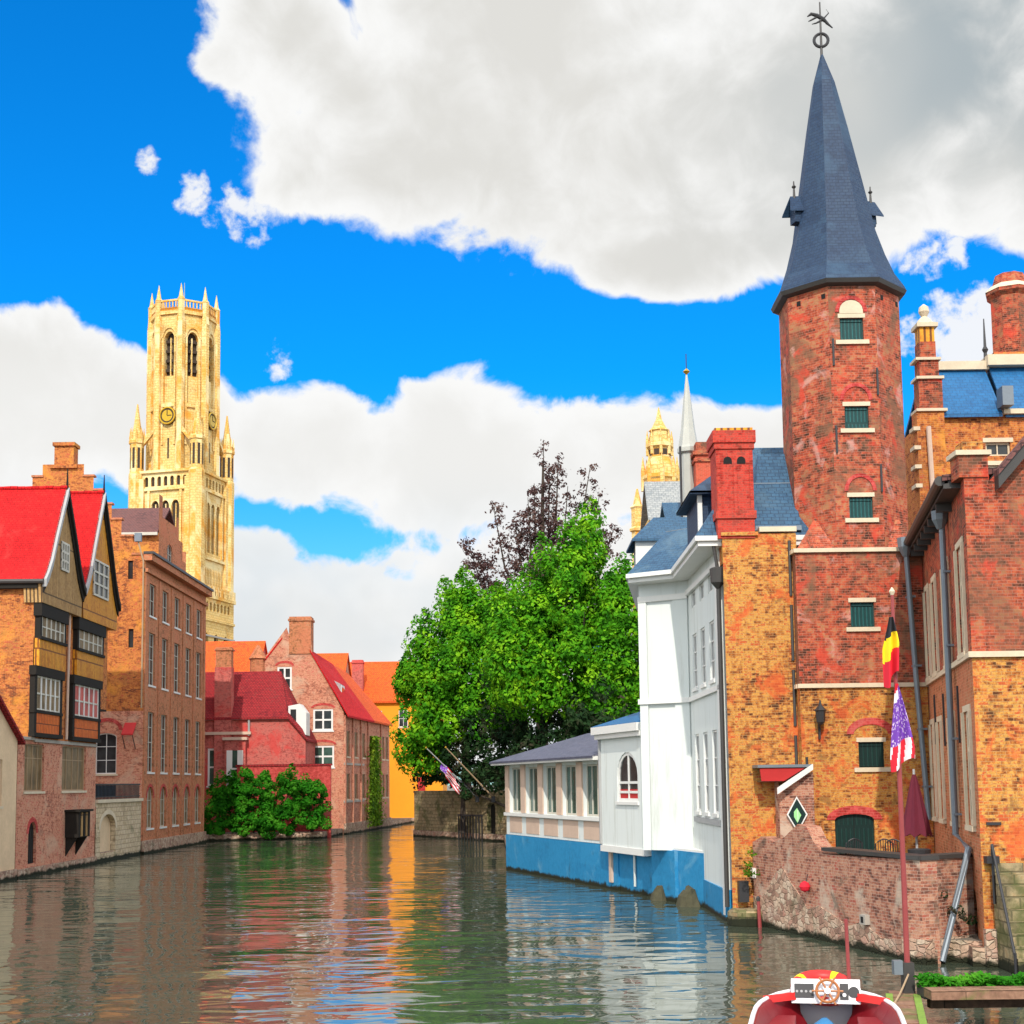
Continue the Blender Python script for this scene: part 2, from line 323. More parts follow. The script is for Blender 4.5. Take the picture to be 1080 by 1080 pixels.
class MB:
    def __init__(s): s.v = []; s.f = []; s.m = []; s.mats = []
    def mi(s, m):
        if m not in s.mats: s.mats.append(m)
        return s.mats.index(m)
    def face(s, pts, m):
        i = len(s.v); s.v += [Vector(p) for p in pts]; s.f.append(list(range(i, i + len(pts)))); s.m.append(s.mi(m))
    def box(s, F, a0, a1, b0, b1, c0, c1, m):
        P = [F(x, y, z) for x in (a0, a1) for y in (b0, b1) for z in (c0, c1)]
        cen = sum(P, Vector()) / 8
        for q in ((0,1,3,2),(4,6,7,5),(0,4,5,1),(2,3,7,6),(0,2,6,4),(1,5,7,3)):
            s.outface([P[k] for k in q], cen, m)
    def outface(s, pts, cen, m):
        n = (pts[1] - pts[0]).cross(pts[2] - pts[0]); c = sum(pts, Vector()) / len(pts)
        s.face(pts if n.dot(c - cen) >= 0 else pts[::-1], m)
    def prism(s, pts, vec, m, mcap=None):
        """polygon pts pushed along vec"""
        pts = [Vector(p) for p in pts]; vec = Vector(vec); top = [p + vec for p in pts]
        n = Vector()
        for i in range(len(pts)): n += (pts[i] - pts[0]).cross(pts[(i + 1) % len(pts)] - pts[0])
        flip = n.dot(vec) > 0
        s.face(pts[::-1] if flip else pts, mcap or m); s.face(top if flip else top[::-1], mcap or m)
        for i in range(len(pts)):
            j = (i + 1) % len(pts); q = [pts[i], pts[j], top[j], top[i]]
            s.face(q if flip else q[::-1], m)
    def slab(s, a, b, c, d, t, m):
        """roof slope, top corners a b c d, thickness t downwards"""
        s.prism([a, b, c, d], (0, 0, -t), m)
    def tube(s, pts, r, m, n=8, caps=True):
        pts = [Vector(p) for p in pts]; rs = r if isinstance(r, (list, tuple)) else [r] * len(pts)
        rings = []
        for i, p in enumerate(pts):
            d = (pts[min(i + 1, len(pts) - 1)] - pts[max(i - 1, 0)]).normalized()
            x = d.orthogonal().normalized() if abs(d.z) > .95 else Vector((0, 0, 1)).cross(d).normalized()
            y = d.cross(x)
            rings.append([p + (x * math.cos(2 * math.pi * k / n) + y * math.sin(2 * math.pi * k / n)) * rs[i] for k in range(n)])
        for i in range(len(rings) - 1):
            for k in range(n):
                s.face([rings[i][k], rings[i][(k + 1) % n], rings[i + 1][(k + 1) % n], rings[i + 1][k]], m)
        if caps: s.face(rings[0][::-1], m); s.face(rings[-1], m)
    def lathe(s, c, prof, m, n=16, a0=0.0, cap=True):
        c = Vector(c); rings = [[c + Vector((r * math.cos(a0 + 2 * math.pi * k / n), r * math.sin(a0 + 2 * math.pi * k / n), z)) for k in range(n)] for r, z in prof]
        for i in range(len(rings) - 1):
            for k in range(n):
                s.face([rings[i][k], rings[i][(k + 1) % n], rings[i + 1][(k + 1) % n], rings[i + 1][k]], m)
        if cap: s.face(rings[0][::-1], m); s.face(rings[-1], m)
    def torus(s, c, ax, R0, r0, m, n=24, k=10):
        c = Vector(c); ax = Vector(ax).normalized(); x = ax.orthogonal().normalized(); y = ax.cross(x)
        mm = m if callable(m) else (lambda i: m)
        P = [[c + (x * math.cos(2*math.pi*i/n) + y * math.sin(2*math.pi*i/n)) * (R0 + r0 * math.cos(2*math.pi*j/k)) + ax * r0 * math.sin(2*math.pi*j/k) for j in range(k)] for i in range(n)]
        for i in range(n):
            for j in range(k):
                s.face([P[i][j], P[(i+1)%n][j], P[(i+1)%n][(j+1)%k], P[i][(j+1)%k]], mm(i / n))
    def build_boxes(s, name, parent, n=6):
        """one object per box (n faces each)"""
        for i in range(0, len(s.f), n):
            q = MB(); q.mats = s.mats
            for f, m in zip(s.f[i:i + n], s.m[i:i + n]): q.face([s.v[k] for k in f], s.mats[m])
            q.build(name, parent)
    def build(s, name, parent=None, label=None, smooth=False, origin=None, weld=False):
        me = bpy.data.meshes.new(name)
        if parent is not None:
            o0 = Vector(); q = parent
            while q is not None: o0 += q.location; q = q.parent
        else: o0 = Vector(origin) if origin is not None else Vector()
        me.from_pydata([v - o0 for v in s.v], [], s.f)
        for m in s.mats: me.materials.append(m)
        me.polygons.foreach_set('material_index', s.m)
        uv = me.uv_layers.new(name='UVMap'); data = []
        up = Vector((0, 0, 1))
        for f in s.f:
            p0 = s.v[f[0]]; n = Vector()
            for k in range(1, len(f) - 1): n += (s.v[f[k]] - p0).cross(s.v[f[k + 1]] - p0)
            if n.length < 1e-12: n = up.copy()
            n.normalize()
            if abs(n.z) > .98: tx, ty = Vector((1, 0, 0)), Vector((0, 1, 0))
            else: tx = up.cross(n).normalized(); ty = n.cross(tx)
            for k in f: data += [s.v[k].dot(tx), s.v[k].dot(ty)]
        uv.data.foreach_set('uv', data)
        if smooth: me.polygons.foreach_set('use_smooth', [True] * len(me.polygons))
        if weld:
            import bmesh
            bm = bmesh.new(); bm.from_mesh(me); bmesh.ops.remove_doubles(bm, verts=bm.verts, dist=.002); bm.to_mesh(me); bm.free()
        me.update()
        o = bpy.data.objects.new(name, me); S.collection.objects.link(o)
        if parent is not None: o.parent = parent
        else: o.location = o0
        if label: o['label'] = label
        return o

def tag(o, label, cat, group=None):
    o['label'] = label; o['category'] = cat
    if group: o['group'] = group
    return o
def thing(name, loc, label, cat, group=None):
    o = bpy.data.objects.new(name, None); o.empty_display_size = .5
    o.location = loc; S.collection.objects.link(o)
    return tag(o, label, cat, group)
def dup(root, loc, rz=0, label=None):
    r = root.copy(); S.collection.objects.link(r); r.location = loc; r.rotation_euler = (0, 0, rz)
    if label: r['label'] = label
    for ch in list(root.children):
        c = ch.copy(); S.collection.objects.link(c); c.parent = r
        for g in ch.children:
            d = g.copy(); S.collection.objects.link(d); d.parent = c
    return r
def struct(name, mb, **k):
    o = mb.build(name, **k); o['kind'] = 'structure'; return o

def arc_top(u0, u1, zs, z1, n=9):
    """points of an arch from (u1, zs) over (.., z1) to (u0, zs)"""
    c = (u0 + u1) / 2; a = (u1 - u0) / 2
    return [(c + a * math.cos(math.pi * k / n), zs + (z1 - zs) * math.sin(math.pi * k / n)) for k in range(n + 1)]

class House:
    def __init__(s, name, loc, label, cat='house', group=None):
        s.o = thing(name, loc, label, cat, group); s.wall = MB(); s.faces = []
    def facade(s, F, outer, mat, rec=.16):
        f = Facade(s, F, outer, mat, rec); s.faces.append(f); return f
    def part(s, name, mb, label=None, **k): return mb.build(name, s.o, label, **k)
    def finish(s):
        for f in s.faces: f.emit(s.wall)
        s.wall.build('wall', s.o)

class Facade:
    def __init__(s, H, F, outer, mat, rec):
        s.H = H; s.F = F; s.outer = outer; s.mat = mat; s.rec = rec; s.holes = []
    def emit(s, mb):
        F = s.F
        polys = [[Vector((u, z, 0)) for u, z in s.outer]] + [[Vector((u, z, 0)) for u, z, in h] for h, _, _ in s.holes]
        flat = [p for q in polys for p in q]
        for tri in tessellate_polygon(polys):
            a, b, c = (flat[i] for i in tri)
            if abs((b - a).cross(c - a).z) < 1e-9: continue
            if (b - a).cross(c - a).z < 0: b, c = c, b
            mb.face([F(p.x, 0, p.y) for p in (a, b, c)], s.mat)
        for h, rec, rm in s.holes:
            n = len(h); cu = sum(p[0] for p in h) / n; cz = sum(p[1] for p in h) / n
            for i in range(n):
                (a, b), (c, d) = h[i], h[(i + 1) % n]
                q = [F(a, 0, b), F(c, 0, d), F(c, -rec, d), F(a, -rec, b)]
                nn = (q[1] - q[0]).cross(q[2] - q[0])
                if nn.dot(F(cu, -rec / 2, cz) - q[0]) < 0: q = q[::-1]
                mb.face(q, rm or s.mat)
    def hole(s, u0, u1, z0, z1, rise=0, rec=None, rm=None):
        h = [(u0, z0), (u1, z0)] + (arc_top(u0, u1, z1 - rise, z1) if rise else [(u1, z1), (u0, z1)])
        s.holes.append((h, rec or s.rec, rm)); return h
    def window(s, u0, u1, z0, z1, nx=2, nz=2, frame='frame_grey', pane='glass', rise=0, rec=None, fw=.07, bw=.045, sill=None, lintel=None, name='window', label=None, zt=None, so=.07):
        F = s.F; rec = rec or s.rec; h = s.hole(u0, u1, z0, z1, rise, rec); fm = M[frame]
        mb = MB(); cu, cz = (u0 + u1) / 2, (z0 + z1) / 2
        ku, kz = 1 - 2 * fw / (u1 - u0), 1 - 2 * fw / (z1 - z0)
        inn = [(cu + (u - cu) * ku, cz + (z - cz) * kz) for u, z in h]
        d0, d1 = -rec, -rec + .06
        for i in range(len(h)):
            j = (i + 1) % len(h)
            a, b, c, d = h[i], h[j], inn[j], inn[i]
            mb.face([F(a[0], d1, a[1]), F(b[0], d1, b[1]), F(c[0], d1, c[1]), F(d[0], d1, d[1])], fm)
            mb.face([F(d[0], d1, d[1]), F(c[0], d1, c[1]), F(c[0], d0, c[1]), F(d[0], d0, d[1])], fm)
        zt = zt or z1
        for i in range(1, nx):
            u = u0 + (u1 - u0) * i / nx; mb.box(F, u - bw / 2, u + bw / 2, d0, d1 - .004, z0 + fw * .5, z1 - fw * .5, fm)
        for i in range(1, nz):
            z = z0 + (zt - z0) * i / nz; mb.box(F, u0 + fw * .5, u1 - fw * .5, d0, d1 - .008, z - bw / 2, z + bw / 2, fm)
        o = mb.build(name, s.H.o, label)
        pm = MB(); pm.face([F(u, -rec + .015, z) for u, z in h], M[pane] if isinstance(pane, str) else pane)
        pm.build('pane', o)
        if sill:
            b = MB(); b.box(F, u0 - .1, u1 + .1, -.06, so, z0 - .13, z0 - .002, M[sill]); b.build('sill', o)
        if lintel:
            b = MB(); b.box(F, u0 - .1, u1 + .1, -.05, .03, z1 + .002, z1 + .16, M[lintel]); b.build('lintel', o)
        return o
    def shutter(s, u0, u1, z0, z1, mat='teal', rise=0, sill='stone', lintel='stone', name='window', rec=.14):
        F = s.F; h = s.hole(u0, u1, z0, z1, rise, rec); b = MB(); d = -rec + .05
        b.face([F(u, d, z) for u, z in h], M[mat]); o = b.build(name, s.H.o)
        b = MB(); b.box(F, u0 + .04, u1 - .04, d + .002, d + .03, z0 + .03, z0 + .09, M[mat]); b.box(F, u0 + .04, u1 - .04, d + .002, d + .03, z1 - rise - .12, z1 - rise - .06, M[mat]); b.build('rail', o)
        if sill:
            b = MB(); b.box(F, u0 - .16, u1 + .16, -.06, .07, z0 - .14, z0 - .002, M[sill]); b.build('sill', o)
        if lintel:
            b = MB(); b.box(F, u0 - .06, u1 + .06, -.05, .02, z1 + .002, z1 + .14, M[lintel]); b.build('lintel', o)
        return o
    def arch_band(s, u0, u1, zs, z1, w, mat, d=.025):
        a = arc_top(u0, u1, zs, z1, 12); b = arc_top(u0 - w, u1 + w, zs, z1 + w, 12); mb = MB(); F = s.F
        for i in range(12):
            mb.prism([F(a[i][0], 0, a[i][1]), F(b[i][0], 0, b[i][1]), F(b[i+1][0], 0, b[i+1][1]), F(a[i+1][0], 0, a[i+1][1])], F.n * d, M[mat])
        return mb
def rect(u0, u1, z0, z1): return [(u0, z0), (u1, z0), (u1, z1), (u0, z1)]

# ================================================================== SETTING: water and land
def water_mat():
    m, t, b = new_mat('canal water')
    g = t.node('ShaderNodeNewGeometry'); P = g.outputs['Position']
    mp = t.node('ShaderNodeMapping'); t.put(mp.inputs[0], P); mp.inputs[3].default_value = (.6, 1.0, 1.0); mp.inputs[2].default_value = (0, 0, R(8))
    a = t.noise(mp.outputs[0], .38, 2, .5, .4); c = t.noise(mp.outputs[0], 1.15, 2, .45, .5); e = t.noise(P, .11, 2, .5)
    hgt = t.m('ADD', t.m('MULTIPLY', a, .085), t.m('MULTIPLY', c, .050))
    hgt = t.m('MULTIPLY', hgt, t.m('MULTIPLY_ADD', t.sstep(e, .3, .7), .9, .45))
    bp = t.node('ShaderNodeBump'); bp.inputs['Strength'].default_value = 1.0; bp.inputs['Distance'].default_value = 1.0
    t.put(bp.inputs['Height'], hgt); t.put(b.inputs['Normal'], bp.outputs[0])
    b.inputs['Base Color'].default_value = (.050, .064, .044, 1)
    b.inputs['Roughness'].default_value = .03; b.inputs['IOR'].default_value = 1.42; b.inputs['Specular IOR Level'].default_value = .5
    return m
mb = MB(); mw = water_mat()
mb.face([(-120, -60, 0), (160, -60, 0), (160, 260, 0), (-120, 260, 0)], mw)
struct('canal_water', mb)

M['earth'] = plain('town ground', (.17, .15, .12), .95, var=.3, vs=.4)
LEFT = [(-25.6, 2), (-25.6, 116.5), (-16.4, 118.6), (-15.85, 128), (-13.4, 150), (-12.2, 164.5), (-9.0, 164.5), (-8.85, 121.2), (-.8, 107.1), (-.2, 73), (5.3, 55), (7.1, 49.5),
        (7.0, 44.2), (8.0, 44.2), (10.0, 34.6), (11.3, 33.8), (60, 33.8), (60, 22), (9.6, 22), (9.6, 2)]
mb = MB(); z0 = .55
hole = [Vector((x, y, 0)) for x, y in LEFT]
outer = [Vector(p) for p in ((-3000, -3000, 0), (3000, -3000, 0), (3000, 4000, 0), (-3000, 4000, 0))]
flat = outer + hole
for tri in tessellate_polygon([outer, hole]):
    a, b, c = (flat[i] for i in tri)
    if (b - a).cross(c - a).z < 0: b, c = c, b
    mb.face([(p.x, p.y, z0) for p in (a, b, c)], M['earth'])
for i in range(len(hole)):
    a, b = hole[i], hole[(i + 1) % len(hole)]
    mb.face([(a.x, a.y, z0), (b.x, b.y, z0), (b.x, b.y, -1), (a.x, a.y, -1)], M['rubble'])
struct('ground', mb)

# ================================================================== LEFT BANK
def gable_roof_x(mb, x0, x1, ya, yr, yb, za, zr, zb, t, m):
    """ridge runs along X at yr; eaves at ya (towards the camera) and yb"""
    mb.slab((x0, ya, za), (x1, ya, za), (x1, yr, zr), (x0, yr, zr), t, m)
    mb.slab((x0, yb, zb), (x0, yr, zr), (x1, yr, zr), (x1, yb, zb), t, m)
def gable_roof_y(mb, y0, y1, xa, xr, xb, za, zr, zb, t, m):
    mb.slab((xa, y0, za), (xr, y0, zr), (xr, y1, zr), (xa, y1, za), t, m)
    mb.slab((xb, y0, zb), (xb, y1, zb), (xr, y1, zr), (xr, y0, zr), t, m)

# ---- small cream house at the edge of the picture
h = House('cream_house', (-28, 65, 0), 'low cream rendered house with maroon gable roof, nearest on the opposite quay')
f = h.facade(Frame((-25.35, 58), (-25.35, 70.4)), [(0, 0), (12.4, 0), (12.4, 7.1), (6.2, 10.6), (0, 7.1)], M['cream'])
f.window(8.0, 10.4, 3.7, 6.0, 2, 2, 'frame_pink', 'glass', sill='stone')
f.window(2.5, 4.5, 3.7, 6.0, 2, 2, 'frame_pink', 'glass', sill='stone')
h.facade(Frame((-33, 58), (-25.35, 58)), rect(0, 7.65, 0, 7.1), M['cream'])
h.facade(Frame((-25.35, 70.4), (-33, 70.4)), rect(0, 7.65, 0, 7.1), M['cream'])
h.finish()
mb = MB(); gable_roof_x(mb, -33.2, -25.05, 57.6, 64.2, 70.75, 6.95, 10.85, 6.95, .16, M['tile_maroon'])
h.part('roof', mb)
mb = MB(); mb.box(XYZ, -25.6, -25.22, 58, 70.4, -.3, .5, M['rubble']); h.part('footing', mb)

# ---- the twin gabled timber-and-brick house
h = House('gabled_house', (-31, 77, 0), 'brick house with two tall timber gables, black framed orange bays and steep bright red roofs')
F = Frame((-25.5, 70.9), (-25.5, 86.2))
f = h.facade(F, [(0, 0), (13.3, 0), (13.3, 7.1), (0, 7.1)], M['brick_pink'])
h.facade(F, [(2.1, 7.1), (13.3, 7.1), (13.3, 9.4), (15.3, 9.4), (15.3, 15.6), (2.1, 15.6)], M['brick_orange'])
f.window(1.0, 4.0, 4.4, 6.9, 4, 2, 'frame_tan', 'glass_tan', sill='stone', zt=7.9)
f.window(7.0, 11.3, 4.4, 6.95, 4, 2, 'frame_tan', 'glass_tan', sill='stone', zt=7.9)
hh = f.hole(1.8, 3.0, .6, 2.8, .6, .15); 
mb = MB(); mb.face([F(u, -.14, z) for u, z in hh], M['black_timber'])
for k in range(1, 4): mb.box(F, 1.8 + k * .3 - .02, 1.8 + k * .3 + .02, -.14, -.11, .65, 2.4, M['dark_metal'])
h.part('door', mb, 'dark arched water door')
mb = f.arch_band(1.8, 3.0, 2.2, 2.8, .25, 'brick_scarlet'); h.part('arch', mb)
h.facade(Frame((-36, 70.9), (-25.5, 70.9)), rect(0, 10.5, 0, 7.1), M['brick_pink'])
h.facade(Frame((-36, 73.0), (-25.5, 73.0)), rect(0, 10.5, 6.9, 15.6), M['brick_orange'])
h.facade(Frame((-25.5, 84.2), (-36, 84.2)), rect(0, 10.5, 0, 9.4), M['brick_orange'])
h.facade(Frame((-25.5, 86.2), (-36, 86.2)), rect(0, 10.5, 9.4, 15.6), M['brick_orange'])
h.finish()
mb = MB(); mb.box(F, -.05, 2.2, -10.5, .12, 7.1, 7.25, M['grey_stone']); mb.box(F, 13.2, 15.35, -10.4, -.01, 9.3, 9.42, M['black_timber']); h.part('ledge', mb)
mb = MB(); mb.box(F, 0, 13.3, -.2, .16, -.4, .42, M['rubble']); h.part('footing', mb)
mb = MB(); mb.box(F, 2.25, 13.2, -.05, .1, 7.02, 7.2, M['grey_stone']); h.part('string_course', mb)
RW = [(70.55, 15.45), (70.75, 15.9)]
def bay(u0, u1, panel, pane):
    """lower bay window, black framed with a boarded apron, and the boarded storey above"""
    d = .2; mb = MB(); B = M['black_timber']
    mb.box(F, u0, u1, -.05, d - .06, 7.35, 11.0, B)
    mb.box(F, u0 - .12, u1 + .12, -.05, d + .12, 10.55, 11.05, B)
    mb.box(F, u0 - .08, u1 + .08, -.05, d + .08, 7.28, 7.5, B)
    mb.box(F, u0 - .06, u1 + .06, -.05, d + .06, 8.55, 8.72, B)
    for u in (u0, u1 - .38): mb.box(F, u, u + .38, d - .06, d + .03, 7.5, 10.55, B)
    o = h.part('bay', mb)
    mb = MB(); mb.box(F, u0 + .38, u1 - .38, d - .059, d, 7.5, 8.55, M[panel]); mb.build('apron', o)
    mb = MB(); n = 5
    mb.face([F(u0 + .38, d - .05, 8.72), F(u1 - .38, d - .05, 8.72), F(u1 - .38, d - .05, 10.55), F(u0 + .38, d - .05, 10.55)], M[pane]); mb.build('pane', o)
    mb = MB()
    for k in range(n + 1):
        u = u0 + .38 + (u1 - u0 - .76) * k / n; mb.box(F, u - .06, u + .06, d - .048, d + .01, 8.72, 10.55, M['whitepaint'])
    for z in (8.76, 9.6, 10.5): mb.box(F, u0 + .38, u1 - .38, d - .046, d, z - .045, z + .045, M['frame_grey'])
    mb.build('frame', o)
    d = .28; mb = MB(); u0 += .5; u1 += .35
    mb.box(F, u0 - .05, u1 - .1, -.05, d, 11.07, 12.55, M['timber_orange'])
    o = h.part('panelled_storey', mb)
    mb = MB(); mb.box(F, u0 - .15, u1, -.05, d + .12, 13.75, 14.45, B); mb.box(F, u0 - .02, u1 - .13, -.05, d - .05, 12.55, 13.75, B)
    for u in (u0 - .05, u1 - .4): mb.box(F, u, u + .3, d - .05, d + .02, 12.55, 13.75, B)
    mb.box(F, u0 - .1, u1 - .05, d - .05, d + .1, 12.5, 12.66, B)
    o2 = h.part('window', mb)
    mb = MB(); a, b = u0 + .25, u1 - .4
    mb.face([F(a, d - .03, 12.66), F(b, d - .03, 12.66), F(b, d - .03, 13.75), F(a, d - .03, 13.75)], M['glass_tan']); mb.build('pane', o2)
    mb = MB()
    for k in range(6): u = a + (b - a) * k / 5; mb.box(F, u - .07, u + .07, d - .028, d + .015, 12.66, 13.75, M['frame_grey'])
    mb.box(F, a, b, d - .027, d + .01, 13.17, 13.24, M['frame_grey']); mb.build('frame', o2)
bay(1.65, 6.15, 'timber_rust', 'glass_tan')
bay(8.0, 13.3, 'timber_rust', 'glass_red')
def timber_gable(y0, yr, y1, zb0, zr, zb1, board, win):
    X = -25.05; pr = []
    # bell-shaped outline, left foot -> ridge -> right foot
    for t in (0, .12, .3, .5, .75, 1): pr.append((y0 + (yr - y0) * t, zb0 + (zr - zb0) * (t ** 1.25 if t < .5 else t - .08 * (1 - t))))
    rt = []
    for t in (0, .12, .3, .5, .75): rt.append((y1 + (yr - y1) * t, zb1 + (zr - zb1) * (t ** 1.25 if t < .5 else t - .08 * (1 - t))))
    prof = pr + rt[::-1]
    mb = MB(); poly = [(y0 + .15, 14.45)] + [(y, z - .25) for y, z in prof] + [(y1 - .15, 14.45)]
    mb.prism([(X, y, z) for y, z in poly], (-1.0, 0, 0), M[board]); g = h.part('gable', mb)
    mb = MB()
    for i in range(len(prof) - 1):
        (a, b), (c, d) = prof[i], prof[i + 1]
        mb.prism([(X + .02, a, b), (X + .02, c, d), (X + .02, c, d - .42), (X + .02, a, b - .42)], (.22, 0, 0), M['verge'] if i < len(pr) - 1 else M['black_timber'])
        mb.prism([(X + .015, a, b - .42), (X + .015, c, d - .42), (X + .015, c, d - .75), (X + .015, a, b - .75)], (.08, 0, 0), M['black_timber'])
    mb.build('verge_board', g)
    mb = MB(); mb.tube([(X + .1, yr, zr - .3), (X + .1, yr, zr + 1.1)], [.09, .03], M['black_timber'], 6); mb.build('finial', g)
    if win:
        a, b, c, d = win; mb = MB()
        mb.face([(X + .02, a, c), (X + .02, b, c), (X + .02, b, d), (X + .02, a, d)], M['glass']); p = mb.build('window', g)
        mb = MB(); Fg = Frame((X, a), (X, b)); L = b - a
        for k in range(4): mb.box(Fg, L * k / 3 - .06, L * k / 3 + .06, .022, .1, c, d, M['frame_grey'])
        for k in range(4): z = c + (d - c) * k / 3; mb.box(Fg, -.06, L + .06, .021, .09, z - .06, z + .06, M['frame_grey'])
        mb.build('frame', g) if False else mb.build('window_frame', g)
    return prof
pa = timber_gable(72.7, 76.2, 79.6, 15.7, 21.4, 16.1, 'timber_tan', (75.6, 76.8, 16.7, 18.2))
pb = timber_gable(79.65, 83.1, 86.7, 16.2, 22.6, 16.1, 'timber_orange', (81.5, 84.4, 16.1, 18.2))
for prof in (pa, pb):
    mb = MB(); n = len(prof)
    for i in range(n - 1):
        (a, b), (c, d) = prof[i], prof[i + 1]
        mb.prism([(-24.95, a, b), (-24.95, c, d), (-24.95, c, d - .2), (-24.95, a, b - .2)], (-11.2, 0, 0), M['tile_red'])
    h.part('roof', mb)
    pk = max(prof, key=lambda p: p[1]); mb = MB(); rt = random.Random(2)
    for k in range(28): mb.tube([(-24.93 - k * .4, pk[0], pk[1] + rt.uniform(-.01, .03)), (-25.31 - k * .4, pk[0], pk[1] + rt.uniform(-.01, .03))], .11, M['tile_red'], 8)
    h.part('ridge_tiles', mb)
mb = MB(); mb.tube([(-36, 72.6, 15.6), (-24.95, 72.6, 15.55)], .13, M['gutter'], 8); h.part('gutter', mb)
mb = MB(); mb.box(XYZ, -36, -25.3, 72.65, 73.0, 15.2, 15.5, M['black_timber']); h.part('soffit', mb)
mb = MB(); mb.tube([F(7.5, .12, 15.4), F(7.3, .12, 7.3)], .08, M['frame_pink'], 8); mb.box(F, 7.25, 7.75, .02, .4, 15.2, 15.8, M['lead']); h.part('downpipe', mb)

o = thing('hatch_box', (-25.2, 79.7, 1.6), 'dark timber hatch box on brackets low on the brick quay house', 'hatch')
mb = MB(); mb.box(XYZ, -25.5, -24.75, 78.6, 80.8, 1.75, 3.2, M['black_timber']); mb.box(XYZ, -25.5, -24.6, 78.45, 80.95, 3.2, 3.32, M['black_timber'])
for k in range(5): mb.box(XYZ, -24.75, -24.72, 78.65 + k * .44, 78.95 + k * .44, 1.8, 3.15, M['timber_tan'] if k % 2 else M['black_timber'])
mb.build('box', o)
for y in (78.8, 80.6):
    mb = MB(); mb.prism([(-25.5, y - .07, 1.75), (-24.85, y - .07, 1.75), (-25.5, y - .07, .7)], (0, .14, 0), M['black_timber']); mb.build('bracket', o)

# ---- quay wall of the gap garden with its railing
o = thing('quay_wall', (-25.5, 89.6, 0), 'cream stone quay wall with a blocked arch below a dark railing', 'wall')
F = Frame((-25.5, 84.4), (-25.5, 94.7)); mb = MB()
hw = House.__new__(House); 
class _Q: pass
fc = Facade(hw, F, rect(0, 10.2, -.4, 3.6), M['cream_stone'], .3); hh = fc.hole(.9, 4.2, .5, 2.9, .9, .35); fc.emit(mb)
mb.face([F(u, -.33, z) for u, z in hh], M['cream']); mb.box(F, 0, 10.2, -1.2, -.002, 3.4, 3.62, M['stone'])
mb.build('wall', o)
mb = fc.arch_band(.9, 4.2, 2.0, 2.9, .28, 'stone'); mb.build('arch', o)
mb = MB(); mb.box(F, -.05, 10.25, -.3, .14, 3.62, 3.82, M['stone']); mb.build('coping', o)
mb = MB()
for k in range(35): u = .1 + k * .29; mb.box(F, u - .025, u + .025, -.13, -.08, 3.82, 4.75, M['dark_metal'])
mb.box(F, 0, 10.2, -.14, -.07, 4.72, 4.80, M['dark_metal']); mb.box(F, 0, 10.2, -.14, -.07, 3.95, 4.0, M['dark_metal'])
mb.box(F, .3, 4.6, -.16, -.14, 3.95, 4.7, M['slate_dark'])
mb.build('railing', o)

# ---- tall stepped-gable house with the rows of windows
h = House('stepped_gable_house', (-31.4, 104, 0), 'tall brown brick house with stepped gable, side chimney and rows of narrow canal windows')
Y0, Y1 = 94.8, 113.8
st = [(-25.5, 20.7), (-26.4, 22.0), (-27.2, 23.2), (-27.9, 24.3), (-28.55, 25.3), (-29.2, 26.3), (-29.9, 27.2)]
XL = -37.2; mid = (XL - 25.5) / 2
pts = [(0, 0), (11.7, 0)]; x_prev = -25.5; z_prev = 20.7
right = [(11.7, 20.7)]
for (xa, za), (xb, zb) in zip(st, st[1:]): right += [(xb - XL, za), (xb - XL, zb)]
left = [(11.7 - u, z) for u, z in right][::-1]
F = Frame((XL, Y0), (-25.5, Y0))
f = h.facade(F, [(0, 9.8), (11.7, 9.8)] + right + left, M['brick_orange']); f0 = h.facade(F, rect(0, 11.7, 0, 9.8), M['brick_pink'])
def px(x): return x - XL
f0.window(px(-28.75), px(-27.3), 5.5, 8.3, 2, 3, 'whitepaint', 'glass', sill='stone', rise=.25, lintel=None)
h.part('arch', f0.arch_band(px(-28.8), px(-27.15), 8.5, 9.1, .25, 'brick_scarlet'))
for x, z in ((-26.7, 19.0), (-26.6, 14.2), (-29.6, 20.5)):
    f.window(px(x), px(x) + .35, z, z + 1.3, 1, 1, 'black_timber', 'glass', fw=.05)
F2 = Frame((-25.5, Y0), (-25.5, Y1)); g = h.facade(F2, rect(0, 19.0, 0, 20.7), M['brick_brown'], .2)
for c in range(5):
    u = 1.25 + c * 3.62
    g.window(u, u + 1.7, 16.6, 18.9, 2, 2, 'frame_grey', 'glass', sill='whitepaint')
    g.window(u, u + 1.7, 11.7, 15.4, 2, 4, 'frame_grey', 'glass', sill='whitepaint')
    g.window(u, u + 1.7, 5.6, 9.8, 2, 4, 'frame_grey', 'glass', sill='whitepaint')
    g.window(u, u + 1.7, 1.7, 4.6, 2, 3, 'frame_grey', 'glass_tan', rise=.8, sill='whitepaint')
    h.part('arch', g.arch_band(u, u + 1.7, 3.8, 4.6, .2, 'brick_scarlet'))
h.facade(Frame((-25.5, Y1), (XL, Y1)), pts + [(11.7, 20.7), (5.85, 21.2), (0, 20.7)], M['brick_brown'])
h.finish()
mb = MB()
for c in range(6):
    u = .1 + c * 3.62; mb.box(F2, u, u + .6, .0, .06, .6, 19.4, M['brick_brown'])
mb.build_boxes('pilaster', h.o)
mb = MB(); mb.box(F2, -.1, 19.1, -.1, .5, 20.3, 20.75, M['brick_brown']); mb.box(F2, -.15, 19.15, -.1, .62, 20.75, 20.92, M['gutter']); mb.box(F2, 0, 19, -.1, .2, 19.5, 19.75, M['brick_brown'])
h.part('cornice', mb)
mb = MB(); mb.box(F2, 0, 19, -.1, .2, -.4, .9, M['rubble']); h.part('footing', mb)
mb = MB(); gable_roof_y(mb, Y0 + .45, Y1 - .2, XL, mid, -25.7, 20.2, 21.0, 20.2, .2, M['tile_brown']); h.part('roof', mb)
mb = MB(); cx = -31.3
